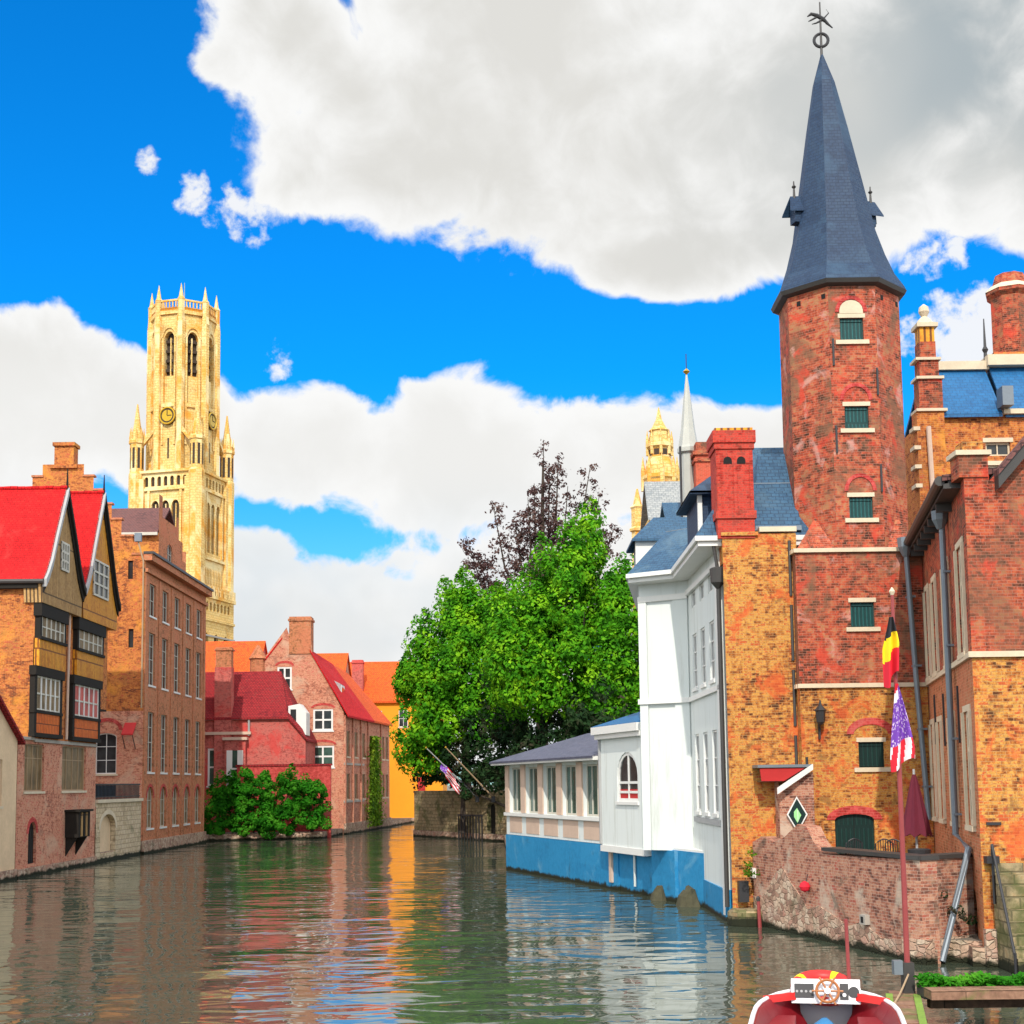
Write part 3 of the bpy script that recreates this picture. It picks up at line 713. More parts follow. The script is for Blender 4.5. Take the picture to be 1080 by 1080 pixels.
mb.box(XYZ, cx - .68, cx + .68, Y0 - .05, Y0 + .9, 27.0, 28.7, M['brick_orange']); mb.box(XYZ, cx - .78, cx + .78, Y0 - .2, Y0 + 1.05, 28.5, 28.75, M['brick_orange'])
mb.box(XYZ, cx - .95, cx + .95, Y0 - .2, Y0 + .6, 26.9, 27.15, M['brick_orange'])
c = h.part('chimney', mb)
mb = MB()
for (xa, za), (xb, zb) in zip(st, st[1:]):
    for s in (1, -1):
        a, b = sorted((mid + s * (xb - mid), mid + s * (xa - mid))); mb.box(XYZ, a - .06, b + .06, Y0 - .08, Y0 + .45, za, za + .14, M['brick_brown'])
h.part('coping', mb)
mb = MB(); mb.box(XYZ, -26.2, -25.75, Y0 - .3, Y0 - .01, 21.6, 22.2, M['lead']); mb.tube([(-26.0, Y0 - .12, 21.7), (-25.6, Y0 - .12, 20.2), (-25.6, Y0 - .12, 10)], .06, M['frame_tan'], 8); h.part('downpipe', mb)
mb = MB(); mb.prism([(-26.75, Y0 - .02, 9.0), (-25.95, Y0 - .02, 9.0), (-25.95, Y0 - .9, 8.2), (-26.75, Y0 - .9, 8.2)], (0, 0, -.1), M['red_awning'])
o = thing('awning', (-26.35, Y0, 7.6), 'small red awning on the orange gable wall above the quay railing', 'awning'); mb.build('canopy', o)
mb = MB(); mb.tube([(-26.7, Y0 - .02, 7.2), (-26.7, Y0 - .88, 8.15)], .03, M['dark_metal'], 6); mb.tube([(-26.0, Y0 - .02, 7.2), (-26.0, Y0 - .88, 8.15)], .03, M['dark_metal'], 6); mb.build('stay', o)

# ---- house behind it with the dark roof and end parapet
h = House('brick_house', (-34, 122, 0), 'brick house behind the stepped gable, with brown roof and spiked parapet end')
X0, X1, Ya, Yb = -40, -30.6, 118, 128
h.facade(Frame((X0, Ya), (X1, Ya)), rect(0, 9.4, 0, 26.6), M['brick_orange'])
fe = h.facade(Frame((X1, Ya), (X1, Yb)), [(0, 0), (10, 0), (10, 25.5), (8.6, 25.5), (8.6, 27.2), (7, 27.2), (7, 29.2), (6.2, 29.2), (6.2, 28.2), (1.2, 28.2), (1.2, 30.0), (.0, 30.0)], M['brick_brown'])
fe.window(3.0, 4.8, 23.6, 26.2, 2, 3, 'frame_grey', 'glass', rise=.5)
h.facade(Frame((X1, Yb), (X0, Yb)), rect(0, 9.4, 0, 26.6), M['brick_brown'])
h.finish()
mb = MB(); gable_roof_x(mb, X0, X1 - .05, Ya - .4, 122, 126.5, 26.55, 29.6, 26.5, .2, M['tile_brown']); h.part('roof', mb)
mb = MB(); mb.box(XYZ, X0, X1, Ya - .55, Ya - .38, 26.3, 26.55, M['frame_grey']); h.part('gutter', mb)

# ---- the belfry
h = thing('belfry', (-57.2, 236, 0), 'tall golden stone bell tower with an octagonal lantern, clock dials and corner turrets', 'tower')
BR = Matrix.Rotation(R(-14.4), 4, 'Z'); C0 = Vector((-57.2, 236, 0))
class BF:
    """frame of one side of a regular prism: side k of n at apothem a; u measured from the middle"""
    def __init__(s, n, k, a, off=0):
        ang = R(-14.4) - math.pi / 2 + 2 * math.pi * k / n + off
        s.n = Vector((math.cos(ang), math.sin(ang), 0)); s.e = Vector((-s.n.y, s.n.x, 0)); s.c = C0 + s.n * a
    def __call__(s, u, d, z): return s.c + s.e * u + s.n * d + Vector((0, 0, z))
G = M['gold_stone']
class Sub:                                       # facades of the belfry, sharing one wall mesh
    def __init__(s): s.o = h; s.m = MB()
sub = Sub(); fl = []
def bside(F, outer): f = Facade(sub, F, outer, G, .5); fl.append(f); return f
A = 5.95
# bottom block
low = MB()
for k in range(4):
    F = BF(4, k, A + .75); w = A + .75
    f = bside(F, rect(-w, w, 0, 36.5))
    for u in (-3.6, 0, 3.6):
        hh = f.hole(u - .8, u + .8, 22, 30.5, 1.2, .5); low.face([F(a, -.45, b) for a, b in hh], M['bell'])
    for j in range(8):
        u = -4.7 + j * 1.34; hh = f.hole(u - .38, u + .38, 34.4, 35.9, .35, .4); low.face([F(a, -.35, b) for a, b in hh], M['bell'])
    low.box(F, -w - .2, w + .2, -.1, .35, 36.5, 37.1, G); low.box(F, -w - .1, w + .1, -.1, .25, 32.6, 33.0, G); low.box(F, -w - .1, w + .1, -.1, .25, 29.9, 30.2, M['grey_stone'])
    for j in range(9):
        u = -w + .35 + j * (2 * w - .7) / 8; low.box(F, u - .45, u + .45, -.4, .3, 37.1, 38.6, G)
# square stage
for k in range(4):
    F = BF(4, k, A); f = bside(F, rect(-A, A, 36.5, 58.2))
    for u in (-1.9, 0, 1.9):
        hh = f.hole(u - .72, u + .72, 44.5, 53.2, 1.1, .5); low.face([F(a, -.45, b) for a, b in hh], M['bell'])
        low.box(F, u - .08, u + .08, -.44, -.2, 44.5, 52.6, G)
    for s in (-1, 1): 
        low.box(F, s * 4.3 - .45, s * 4.3 + .45, -.1, .55, 37, 57, G); low.box(F, s * 3.0 - .2, s * 3.0 + .2, -.1, .35, 44, 55, G)
    for j in range(7):
        u = -3.6 + j * 1.2; hh = f.hole(u - .34, u + .34, 55.7, 57.4, .4, .4); low.face([F(a, -.35, b) for a, b in hh], M['bell'])
    for zz in (43.2, 54.9, 58.0): low.box(F, -A - .15, A + .15, -.1, .4, zz, zz + .45, G)
    for j in range(10): low.box(F, -2.7 + j * .6 - .09, -2.7 + j * .6 + .09, -.05, .16, 38.4, 41.8, G)
for f in fl: f.emit(sub.m)
sub.m.build('wall', h); low.build('openings', h)
mb = MB(); 
for k in range(1):
    mb.prism([BF(4, j, A)( -A, 0, 58.2) for j in range(4)], (0, 0, .3), M['grey_stone'])
mb.build('gallery_floor', h)
# corner turrets
for k in range(4):
    F = BF(4, k, A); c = F(A - .3, -.3, 0); mb = MB()
    mb.lathe(c, [(1.35, 36), (1.35, 58), (1.2, 58.4), (1.2, 63.2), (1.4, 63.4), (1.4, 63.9), (1.0, 64.2), (.55, 67), (.12, 70.4)], G, 8, R(-14.4) + R(22.5))
    for j in range(8):
        a = R(-14.4) + j * math.pi / 4 + R(22.5)
        p = c + Vector((1.15 * math.cos(a), 1.15 * math.sin(a), 0)); mb.lathe(p, [(.2, 63.4), (.2, 64.6), (.02, 66.2)], G, 4)
    t = mb.build('turret', h)
    mb = MB()
    for j in range(8):
        a = R(-14.4) + j * math.pi / 4; n = Vector((math.cos(a), math.sin(a), 0)); e = Vector((-n.y, n.x, 0)); p = c + n * 1.13
        mb.face([p + e * s * .22 + Vector((0, 0, z)) for s, z in ((-1, 59), (1, 59), (1, 62.6), (-1, 62.6))], M['bell'])
    mb.build('slit', t)
# flying buttresses + octagon
OA = 5.15; s8 = OA * math.tan(math.pi / 8); ow = MB(); op = MB()
for k in range(8):
    F = BF(8, k, OA, 0); f = Facade(sub, F, rect(-s8, s8, 58.3, 86.0), G, .9)
    hh = f.hole(-.95, .95, 70.3, 83.0, 1.5, 1.1)
    f.emit(ow)
    op.face([F(a, -1.0, b) for a, b in hh], M['bell'])
    op.box(F, -.1, .1, -.98, -.5, 70.3, 82.0, G)
    for j in range(4): op.box(F, -.95, .95, -.96, -.55, 76.0 + j * 1.7, 76.5 + j * 1.7, M['bell'])
    op.box(F, -.95, .95, -.94, -.3, 70.3, 75.2, G); op.box(F, -1.25, 1.25, -.3, .3, 69.6, 70.3, G)
    f2 = F
    mb2 = op
    for s in (-1, 1): op.box(F, s * 1.15 - .16, s * 1.15 + .16, -.05, .22, 63, 82, G)
    a = arc_top(-1.15, 1.15, 81.8, 83.6, 10); b = arc_top(-1.5, 1.5, 81.8, 84.1, 10)
    for i in range(10): op.prism([F(a[i][0], 0, a[i][1]), F(b[i][0], 0, b[i][1]), F(b[i+1][0], 0, b[i+1][1]), F(a[i+1][0], 0, a[i+1][1])], F.n * .22, G)
    op.box(F, -.4, .4, -.02, .02, 60.5, 64.5, M['gold_stone']); op.face([F(u, .025, z) for u, z in ((-.16, 60.6), (.16, 60.6), (.16, 64.2), (-.16, 64.2))], M['bell'])
ow.build('lantern', h); op.build('lantern_tracery', h)
mb = MB(); pm = MB()
for k in range(8):
    F = BF(8, k, OA); 
    mb.box(F, -s8 - .2, s8 + .2, -.3, .35, 86.0, 86.6, G)
    mb.box(F, -s8 - .12, s8 + .12, -.1, .25, 88.3, 88.6, G); mb.box(F, -s8 - .1, s8 + .1, -.05, .2, 86.6, 87.2, M['timber_orange'])
    for j in range(7): u = -s8 + (j + .5) * 2 * s8 / 7; mb.box(F, u - .1, u + .1, 0, .2, 87.2, 88.3, G)
    c = F(s8, .0, 0)
    pm.lathe(c, [(.75, 58.3), (.75, 84.6), (.62, 86), (.62, 88.4), (.7, 88.6), (.42, 89), (.03, 91.4)], G, 6)
mb.prism([BF(8, j, OA)(-s8, 0, 86.0) for j in range(8)], (0, 0, .5), M['grey_stone'])
mb.build('parapet', h); pm.build('buttress', h)
for k in range(8):
    if k % 2: continue
    F = BF(8, k, OA); c = F(0, .45, 68.0)
    mb = MB(); mb.tube([F(0, .0, 68.0), F(0, .5, 68.0)], 1.55, M['bell'], 24); d = mb.build('clock', h)
    mb = MB(); mb.torus(F(0, .5, 68.0), F.n, 1.4, .17, M['gilt'], 28, 6); mb.tube([F(0, .5, 68.0), F(0, .54, 68.0)], 1.0, M['gilt'], 20); mb.build('dial', d)
    mb = MB(); mb.box(F, -.06, .06, .56, .6, 68, 69.1, M['bell']); mb.box(F, 0, .8, .56, .59, 67.94, 68.06, M['bell']); mb.build('hand', d)
for k in range(4):
    F = BF(4, k, A); mb = MB()
    for s in (-1, 1):
        a = F(s * (A - 1.0), -.8, 62.6); b = F(s * (s8 + .3), -(A - OA) - .1, 65.4)
        e = F.e.cross(Vector((0, 0, 1))); mb.prism([a, b, b + Vector((0, 0, .9)), a + Vector((0, 0, .7))], e * .5, G)
    mb.build('flying_buttress', h)
mb = MB(); mb.tube([C0 + Vector((0, 0, 86)), C0 + Vector((0, 0, 93.5))], [.12, .05], M['verge'], 6); mb.build('flagpole', h)

# ================================================================== FAR END
# ---- rose red house with maroon roof
h = House('red_house', (-23, 125, 0), 'rose red painted house with maroon roof and tall wall chimney, above the canal shrubs')
F = Frame((-28, 122), (-18.4, 122))
f = h.facade(F, [(0, 0), (9.6, 0), (9.6, 8.7), (7.9, 10.7), (0, 10.7)], M['brick_rose'])
f.window(.95, 2.35, 4.6, 7.9, 1, 2, 'whitepaint', 'glass_green', fw=.16, bw=.14, sill='whitepaint', rec=.1)
h.facade(Frame((-18.4, 122), (-18.4, 127.9)), rect(0, 5.9, 0, 8.7), M['brick_rose'])
h.facade(Frame((-28, 127.9), (-28, 122)), rect(0, 5.9, 0, 10.7), M['brick_rose'])
h.finish()
mb = MB(); T = M['tile_maroon']
mb.slab((-28.2, 121.7, 10.6), (-19.9, 121.7, 10.6), (-21.2, 125.6, 15.0), (-28.2, 125.6, 15.0), .18, T)
mb.slab((-19.9, 121.7, 10.6), (-18.2, 121.7, 8.6), (-18.2, 127.8, 8.6), (-21.2, 125.6, 15.0), .18, T)
mb.slab((-28.2, 129, 11), (-28.2, 125.6, 15), (-21.2, 125.6, 15), (-18.2, 127.8, 8.6), .18, T)
h.part('roof', mb)
mb = MB(); mb.box(XYZ, -26.45, -24.95, 121.75, 122.9, 0, 15.1, M['brick_rose']); mb.box(XYZ, -26.4, -25.0, 121.8, 122.85, 15.1, 16.9, M['brick_brown']); mb.box(XYZ, -26.5, -24.9, 121.7, 122.95, 16.6, 16.75, M['brick_brown'])
h.part('chimney', mb)
mb = MB(); mb.box(F, 2.55, 4.4, -.05, .6, 3.6, 8.6, M['brick_rose']); mb.box(F, 2.4, 4.55, -.05, .8, 8.6, 8.85, M['frame_pink']); mb.box(F, -.1, 4.8, -.05, .3, 9.1, 9.35, M['frame_pink'])
b = h.part('bay', mb)
mb = MB(); mb.box(F, 2.75, 3.25, .58, .66, 4.6, 7.7, M['whitepaint']); mb.box(F, 3.7, 4.2, .58, .66, 4.6, 7.7, M['whitepaint']); mb.box(F, 2.75, 4.2, .58, .65, 6.0, 6.15, M['whitepaint'])
mb.face([F(u, .62, z) for u, z in rect(3.25, 3.7, 4.6, 7.7)], M['glass_green']); mb.build('window', b)
mb = MB(); mb.tube([F(4.6, .15, 10.5), F(4.6, .15, 9.0)], .1, M['verge'], 6); mb.tube([F(-.2, .1, 10.5), F(8.1, .1, 10.5)], .12, M['verge'], 6); h.part('gutter', mb)
mb = MB()   # slate-cheeked dormer against the neighbour
mb.prism([(-20.0, 122.4, 9.9), (-18.4, 122.4, 9.0), (-18.4, 122.4, 11.0), (-19.0, 122.4, 11.8), (-20.0, 122.4, 11.6)], (0, 2.2, 0), M['whitepaint']); d = h.part('dormer', mb)
mb = MB(); mb.box(XYZ, -19.8, -19.3, 122.36, 122.4, 10.2, 11.3, M['glass']); mb.build('pane', d)
# ---- scarlet garden wall
mb = MB(); mb.box(XYZ, -24.2, -16.0, 120.7, 121.1, -.3, 6.25, M['brick_scarlet']); o = thing('garden_wall', (-20, 121, 0), 'scarlet painted brick wall between the canal shrubs and the red house', 'wall')
mb.build('wall', o); mb = MB(); mb.box(XYZ, -24.3, -15.9, 120.62, 121.18, 6.25, 6.42, M['tile_maroon']); mb.build('coping', o)
# ---- pale pink gabled house along the canal
h = House('gabled_house', (-19.6, 138, 0), 'pale pink brick house with broad gable and big chimney, rising from the canal')
XA, XB = -26.0, -15.75
F = Frame((XA, 128), (XB, 128))
def q(x): return x - XA
f = h.facade(F, [(0, 0), (q(XB), 0), (q(XB), 11.3), (q(-18.7), 16.8), (q(-18.8), 18.4), (q(-20.8), 18.4), (q(-21.1), 19.3), (q(-21.6), 18.6), (q(-21.9), 18.2), (q(-24.1), 15.2), (0, 12.6)], M['brick_pink'])
for x0, x1, a, b, pn in ((-21.95, -20.6, 13.5, 15.6, 'glass'), (-18.6, -16.75, 9.6, 11.6, 'glass'), (-18.75, -16.65, 6.2, 8.2, 'glass_green')):
    f.window(q(x0), q(x1), a, b, 2, 2, 'whitepaint', pn, fw=.17, bw=.16, sill='whitepaint', rec=.1)
    mb = f.arch_band(q(x0), q(x1), b + .1, b + .35, .22, 'brick_scarlet'); h.part('arch', mb)
SF = Frame((XB, 128), (-13.45, 149.5)); L = SF.L
g = h.facade(SF, rect(0, L, 0, 11.2), M['brick_pink'])
for k, u in enumerate((1.2, 4.6, 8.0, 17.6, 19.6)):
    g.window(u, u + 1.3, 7.2, 9.6, 2, 2, 'frame_tan', 'glass_tan', sill='stone'); g.window(u, u + 1.3, 3.2, 5.6, 2, 2, 'frame_tan', 'glass_tan', sill='stone')
h.facade(Frame((XA, 149.5), (XA, 128)), rect(0, 21.5, 0, 12.6), M['brick_pink'])
h.facade(Frame((-13.45, 149.5), (XA, 149.5)), [(0, 0), (12.55, 0), (12.55, 12.6), (6.5, 17.5), (0, 11)], M['brick_pink'])
h.finish()
mb = MB(); T = M['tile_red']
mb.slab((-15.3, 127.8, 11.0), (-14.1, 140, 11.0), (-18.4, 140, 16.9), (-18.9, 127.8, 17.2), .2, T)
mb.slab((-14.1, 140, 11.0), (-13.1, 149.8, 11.0), (-17.9, 149.8, 16.6), (-18.4, 140, 16.9), .2, M['tile_orange'])
mb.slab((XA - .3, 127.95, 12.4), (-21.5, 127.95, 18.4), (-20.5, 149.8, 18.0), (XA - .3, 149.8, 12.4), .2, T)
mb.slab((-21.5, 128.1, 18.4), (-18.9, 128.1, 17.2), (-18.2, 149.8, 16.7), (-20.5, 149.8, 18), .2, T)
h.part('roof', mb)
mb = MB(); mb.box(XYZ, -20.85, -18.8, 127.9, 129.6, 16.8, 20.3, M['brick_brown']); mb.box(XYZ, -20.95, -18.7, 127.8, 129.7, 19.9, 20.1, M['brick_brown']); h.part('chimney', mb)
mb = MB(); mb.lathe((-23.8, 128.2, 15.1), [(.75, 0), (.75, 1.2), (.9, 1.3), (.7, 1.6), (.1, 2.6)], M['brick_brown'], 8); h.part('gable_pinnacle', mb)
mb = MB(); mb.prism([(-16.5, 131.5, 12.6), (-16.5, 134.5, 12.6), (-16.5, 134.5, 14.2), (-16.5, 131.5, 14.2)], (-2.2, 0, 1.2), M['verge']); d = h.part('dormer', mb)
mb = MB(); mb.box(XYZ, -16.5, -16.42, 131.7, 134.3, 12.7, 14.1, M['whitepaint']); mb.box(XYZ, -16.42, -16.4, 132.0, 134.0, 12.9, 13.9, M['glass']); mb.build('window', d)
mb = MB(); mb.box(SF, 0, L, -.05, .22, -.4, 1.0, M['rubble'])
for u in (.1, 3.4, 6.9, 10.2, 16.6): mb.box(SF, u, u + .35, 0, .16, 1.0, 11.0, M['brick_pink'])
for z in (2.9, 6.4): mb.box(SF, 0, 8.5, .0, .1, z, z + .2, M['grey_stone'])
h.part('footing', mb)
# ---- houses with orange roofs behind
def back_house(name, x0, x1, y0, y1, ze, zr, wall, label, group=None, chim=None, ridge='x'):
    h = House(name, ((x0 + x1) / 2, (y0 + y1) / 2, 0), label, 'house', group)
    ym = (y0 + y1) / 2
    f = h.facade(Frame((x0, y0), (x1, y0)), rect(0, x1 - x0, 0, ze), wall)
    n = max(1, int((x1 - x0) / 3))
    for i in range(n):
        u = (i + .5) * (x1 - x0) / n
        f.window(u - .55, u + .55, ze - 3.2, ze - 1.2, 2, 2, 'whitepaint', 'glass', sill='stone', rec=.1)
    h.facade(Frame((x1, y0), (x1, y1)), [(0, 0), (y1 - y0, 0), (y1 - y0, ze), ((y1 - y0) / 2, zr - .1), (0, ze)], wall)
    h.facade(Frame((x0, y1), (x0, y0)), [(0, 0), (y1 - y0, 0), (y1 - y0, ze), ((y1 - y0) / 2, zr - .1), (0, ze)], wall)
    h.finish()
    mb = MB(); gable_roof_x(mb, x0 - .2, x1 + .2, y0 - .4, ym, y1 + .4, ze - .1, zr, ze - .1, .2, M['tile_orange']); h.part('roof', mb)
    if chim:
        a, b, c = chim; mb = MB(); mb.box(XYZ, a, b, y0 + .2, y0 + 1.6, ze - .5, c, M['brick_rose']); mb.box(XYZ, a - .1, b + .1, y0 + .1, y0 + 1.7, c - .4, c - .2, M['brick_rose']); h.part('chimney', mb)
    return h
back_house('tiled_house', -38.5, -27.4, 146, 156, 15.6, 20.5, M['brick_rose'], 'house with long orange roof behind the maroon roofed red house')
back_house('tiled_house', -25.5, -19.2, 154, 164, 15.5, 19.8, M['brick_pink'], 'small orange roofed house peeking out right of the big pink gable chimney')
h = back_house('ochre_house', -21.0, -8.5, 165.5, 176, 14.6, 19.8, M['ochre'], 'glowing ochre house with orange roof closing the end of the canal', None, (-19.4, -18.1, 19.6))
mb = MB(); mb.box(XYZ, -11.5, -10.6, 165.36, 165.45, 3.6, 5.4, M['red_awning']); h.part('door', mb, 'red door')

# ---- garden wall by the trees
o = thing('garden_wall', (-4.7, 114, 0), 'mossy old stone wall with a narrow gate, under the big green trees', 'wall')
F = Frame((-8.74, 121.05), (-.4, 106.4)); hw2 = House.__new__(House); fc = Facade(hw2, F, rect(0, F.L, -.4, 3.75), M['stone_wall'], .4); hh = fc.hole(13.3, 14.7, .4, 3.0, .5, .4)
mb = MB(); fc.emit(mb); mb.box(F, -.1, F.L, -.7, .02, 3.75, 3.95, M['stone_wall']); mb.box(Frame((-8.8, 150), (-8.74, 121.05)), 0, 28.9, -.5, 0, -.4, 3.7, M['stone_wall']); mb.build('wall', o)
mb = MB(); mb.face([F(u, -.38, z) for u, z in hh], M['black_timber']); mb.build('gate', o)
mb = MB()
for k in range(9): mb.box(F, 9.0 + k * .5 - .04, 9.0 + k * .5 + .04, .25, .33, -.2, 2.0, M['dark_metal'])
mb.box(F, 8.9, 13.1, .25, .33, 1.9, 2.05, M['dark_metal']); mb.build('railing', o)

# ---- slanting flag poles over the garden wall
def flag_mesh(P, ux, uz, nu, nv, mat_of, wave):
    mb = MB(); 
    def pt(a, b): return P + ux * a + uz * b + wave(a, b)
    for i in range(nu):
        for j in range(nv):
            a0, a1, b0, b1 = i / nu, (i + 1) / nu, j / nv, (j + 1) / nv
            mb.face([pt(a0, b0), pt(a1, b0), pt(a1, b1), pt(a0, b1)], mat_of((i + .5) / nu, (j + .5) / nv))
    return mb
M['flag_red'] = plain('red flag cloth', (.62, .012, .03), .8, var=.08); M['flag_white'] = plain('white flag cloth', (.78, .74, .76), .8, var=.05)
M['flag_yellow'] = plain('yellow flag cloth', (.85, .62, .01), .8, var=.05); M['flag_black'] = plain('black flag cloth', (.02, .02, .025), .8, var=.05)
M['flag_blue'] = plain('blue violet flag cloth', (.13, .05, .36), .8, var=.08)
def canton(i):
    m, t, b = new_mat('flag canton'); uv = t.node('ShaderNodeUVMap').outputs[0]
    v = t.node('ShaderNodeTexVoronoi', voronoi_dimensions='2D'); t.put(v.inputs['Vector'], uv); v.inputs['Scale'].default_value = i; v.inputs['Randomness'].default_value = .25
    c = t.mix(t.m('LESS_THAN', v.outputs['Distance'], .22), (.15, .04, .36), (.62, .48, .66)); t.put(b.inputs['Base Color'], c); b.inputs['Roughness'].default_value = .8
    return m
M['canton_small'] = canton(4.5); M['canton'] = canton(6.0)
def us(mc): return lambda a, b: mc if (a < .42 and b < .54) else (M['flag_red'] if int(b * 13) % 2 == 0 else M['flag_white'])
for (xa, ya, za), (xb, yb, zb), lab, fl in (((-2.9, 109.7, 3.4), (-6.85, 108.2, 7.35), 'slanting pale flagpole with small striped flag over the garden wall', True), ((-1.6, 107.6, 3.4), (-5.2, 106.1, 7.3), 'bare slanting pole beside the flag over the garden wall', False)):
    o = thing('flagpole', (xa, ya, za), lab, 'flagpole', 'slanting poles on the garden wall')
    mb = MB(); mb.tube([(xa, ya, za), (xb, yb, zb)], [.07, .045], M['verge'] if fl else M['frame_tan'], 8); mb.build('pole', o)
    mb = MB(); mb.lathe((xb, yb, zb), [(.02, -.08), (.09, 0), (.02, .1)], M['gilt'], 8); mb.build('finial', o)
    mb = MB(); mb.box(XYZ, xa - .15, xa + .15, ya - .25, ya + .25, za - .35, za + .1, M['dark_metal']); mb.build('bracket', o)
d = Vector((-2.9 + 6.85, 109.7 - 108.2, 3.4 - 7.35)).normalized(); P = Vector((-6.85, 108.2, 7.35)) + d * 1.35
wv = lambda a, b: Vector((.12 * math.sin(b * 9 + a * 3), .18 * math.sin(a * 8 + b * 5), -.25 * a * b))
mb = flag_mesh(P, d * 2.0, Vector((.5, .2, -1.35)), 14, 13, us(M['canton_small']), wv)
f = mb.build('flag', None, weld=True, origin=P); tag(f, 'small red, white and blue striped flag on the slanting pole by the trees', 'flag')

# ================================================================== RIGHT BANK: white canal house
h = House('white_house', (8, 52, 0), 'tall white rendered house with blue painted plinth, white cornice and slate roof', 'house')
# side wall towards the canal and projecting block
SW = Frame((6.72, 52.0), (6.82, 44.7)); f = h.facade(SW, rect(0, SW.L, .9, 12.1), M['white'], .1)
for u in (1.0, 3.0, 5.0):
    f.window(u, u + 1.0, 10.9, 11.5, 2, 1, 'whitepaint', 'glass', rec=.1); f.window(u, u + 1.0, 7.9, 9.9, 2, 3, 'whitepaint', 'glass', sill='whitepaint', rec=.1)
    f.window(u, u + 1.0, 3.4, 6.2, 2, 3, 'whitepaint', 'glass', sill='whitepaint', rec=.1)
FB = Frame((4.95, 53.0), (6.72, 51.9)); g = h.facade(FB, rect(0, FB.L, 1.9, 12.1), M['white'])
_f = Frame((6.3, 62), (4.95, 53.0)); h.facade(_f, rect(0, _f.L, 1.95, 12.1), M['white'])
h.facade(Frame((6.82, 44.7), (12, 44.7)), rect(0, 5.2, 0, 12.1), M['white'])
h.facade(Frame((12, 62), (6.3, 62)), rect(0, 5.7, 0, 12.1), M['white'])
h.finish()
mb = MB(); mb.box(FB, .0, .34, -.02, .09, 1.9, 11.4, M['white']); mb.box(FB, FB.L - .62, FB.L - .02, -.02, .07, 1.9, 11.4, M['white']); mb.box(FB, .0, FB.L, -.02, .12, 11.4, 11.62, M['whitepaint'])
mb.box(FB, -.05, FB.L, -.02, .16, 7.45, 7.65, M['whitepaint']); mb.box(SW, 0, SW.L, -.02, .12, 11.5, 11.68, M['whitepaint']); mb.box(SW, 0, SW.L, -.02, .1, 7.45, 7.62, M['whitepaint'])
mb.box(SW, SW.L - .35, SW.L, -.02, .1, .2, 11.5, M['whitepaint'])
h.part('pilasters', mb)
mb = MB()   # eaves cornice following the plan
out1 = [(5.85, 62.3), (4.5, 52.35), (6.1, 51.3), (6.1, 44.2), (7.5, 44.2), (12, 44.3), (12, 62.3)]
mb.prism([(x, y, 12.1) for x, y in out1], (0, 0, .16), M['whitepaint'])
out2 = [(5.75, 62.4), (4.4, 52.2), (6.0, 51.15), (6.0, 44.1), (7.5, 44.1), (12.1, 44.3), (12.1, 62.4)]
mb.prism([(x, y, 12.262) for x, y in out2], (0, 0, .16), M['whitepaint'])
h.part('cornice', mb)
mb = MB(); SL = M['slate']   # lower slopes
e = 12.43
mb.slab((5.8, 62.3, e), (4.45, 52.3, e), (6.2, 54.2, 14.4), (6.8, 62.3, 14.4), .12, SL)
mb.slab((4.45, 52.3, e), (6.05, 51.25, e), (7.35, 53.2, 14.4), (6.2, 54.2, 14.4), .12, SL)
mb.slab((6.05, 51.25, e), (6.05, 44.2, e), (7.35, 45.4, 14.4), (7.35, 53.2, 14.4), .12, SL)
mb.slab((6.05, 44.2, e), (12, 44.35, e), (11, 45.4, 14.4), (7.35, 45.4, 14.4), .12, SL)
mb.prism([(6.8, 62.3, 14.38), (6.2, 54.2, 14.38), (7.35, 53.2, 14.38), (7.35, 45.4, 14.38), (11, 45.4, 14.38), (11, 62.3, 14.38)], (0, 0, .05), M['lead'])
h.part('roof', mb)
mb = MB(); AW = M['slate_grey']   # attic block with hipped roof on the projecting part
mb.box(XYZ, 5.25, 7.7, 55.6, 58, 12.45, 14.35, AW); mb.box(XYZ, 5.1, 7.7, 55.5, 55.66, 12.45, 14.3, M['whitepaint'])
a = h.part('attic', mb)
mb = MB(); b0 = [(4.95, 55.3), (7.75, 55.3), (7.75, 58.3), (4.95, 58.3)]; r0, r1 = (6.0, 56.8, 15.5), (7.4, 56.8, 15.5)
P = [Vector((x, y, 14.35)) for x, y in b0]; r0 = Vector(r0); r1 = Vector(r1)
mb.slab(P[0], P[1], r1, r0, .1, SL); mb.slab(P[2], P[3], r0, r1, .1, SL); mb.prism([P[3], P[0], r0], (0, 0, -.1), SL); mb.prism([P[1], P[2], r1], (0, 0, -.1), SL); mb.build('attic_roof', a)
mb = MB()   # dormer at the canal end
mb.box(XYZ, 6.45, 8.2, 46.3, 49.5, 12.5, 14.2, M['slate_dark']); mb.box(XYZ, 6.4, 6.55, 46.2, 46.36, 12.5, 14.25, M['whitepaint'])
d = h.part('dormer', mb)
mb = MB(); mb.prism([(6.1, 45.9, 14.2), (8.4, 45.9, 14.2), (8.4, 49.8, 14.2), (6.1, 49.8, 14.2)], (0, 0, .1), M['slate_dark']); 
mb.slab((6.1, 45.9, 14.3), (8.4, 45.9, 14.3), (7.9, 47.9, 15.3), (7.2, 47.9, 15.3), .08, M['slate_dark']); mb.slab((6.1, 49.8, 14.3), (6.1, 45.9, 14.3), (7.2, 47.9, 15.3), (7.2, 48.2, 15.3), .08, M['slate_dark']); mb.build('dormer_roof', d)
mb = MB(); mb.lathe((7.15, 44.65, 12.45), [(.32, 0), (.32, .45), (.24, .6), (.02, .72)], M['slate'], 12); mb.build('skylight_cap', d) if False else h.part('roof_vent', mb)
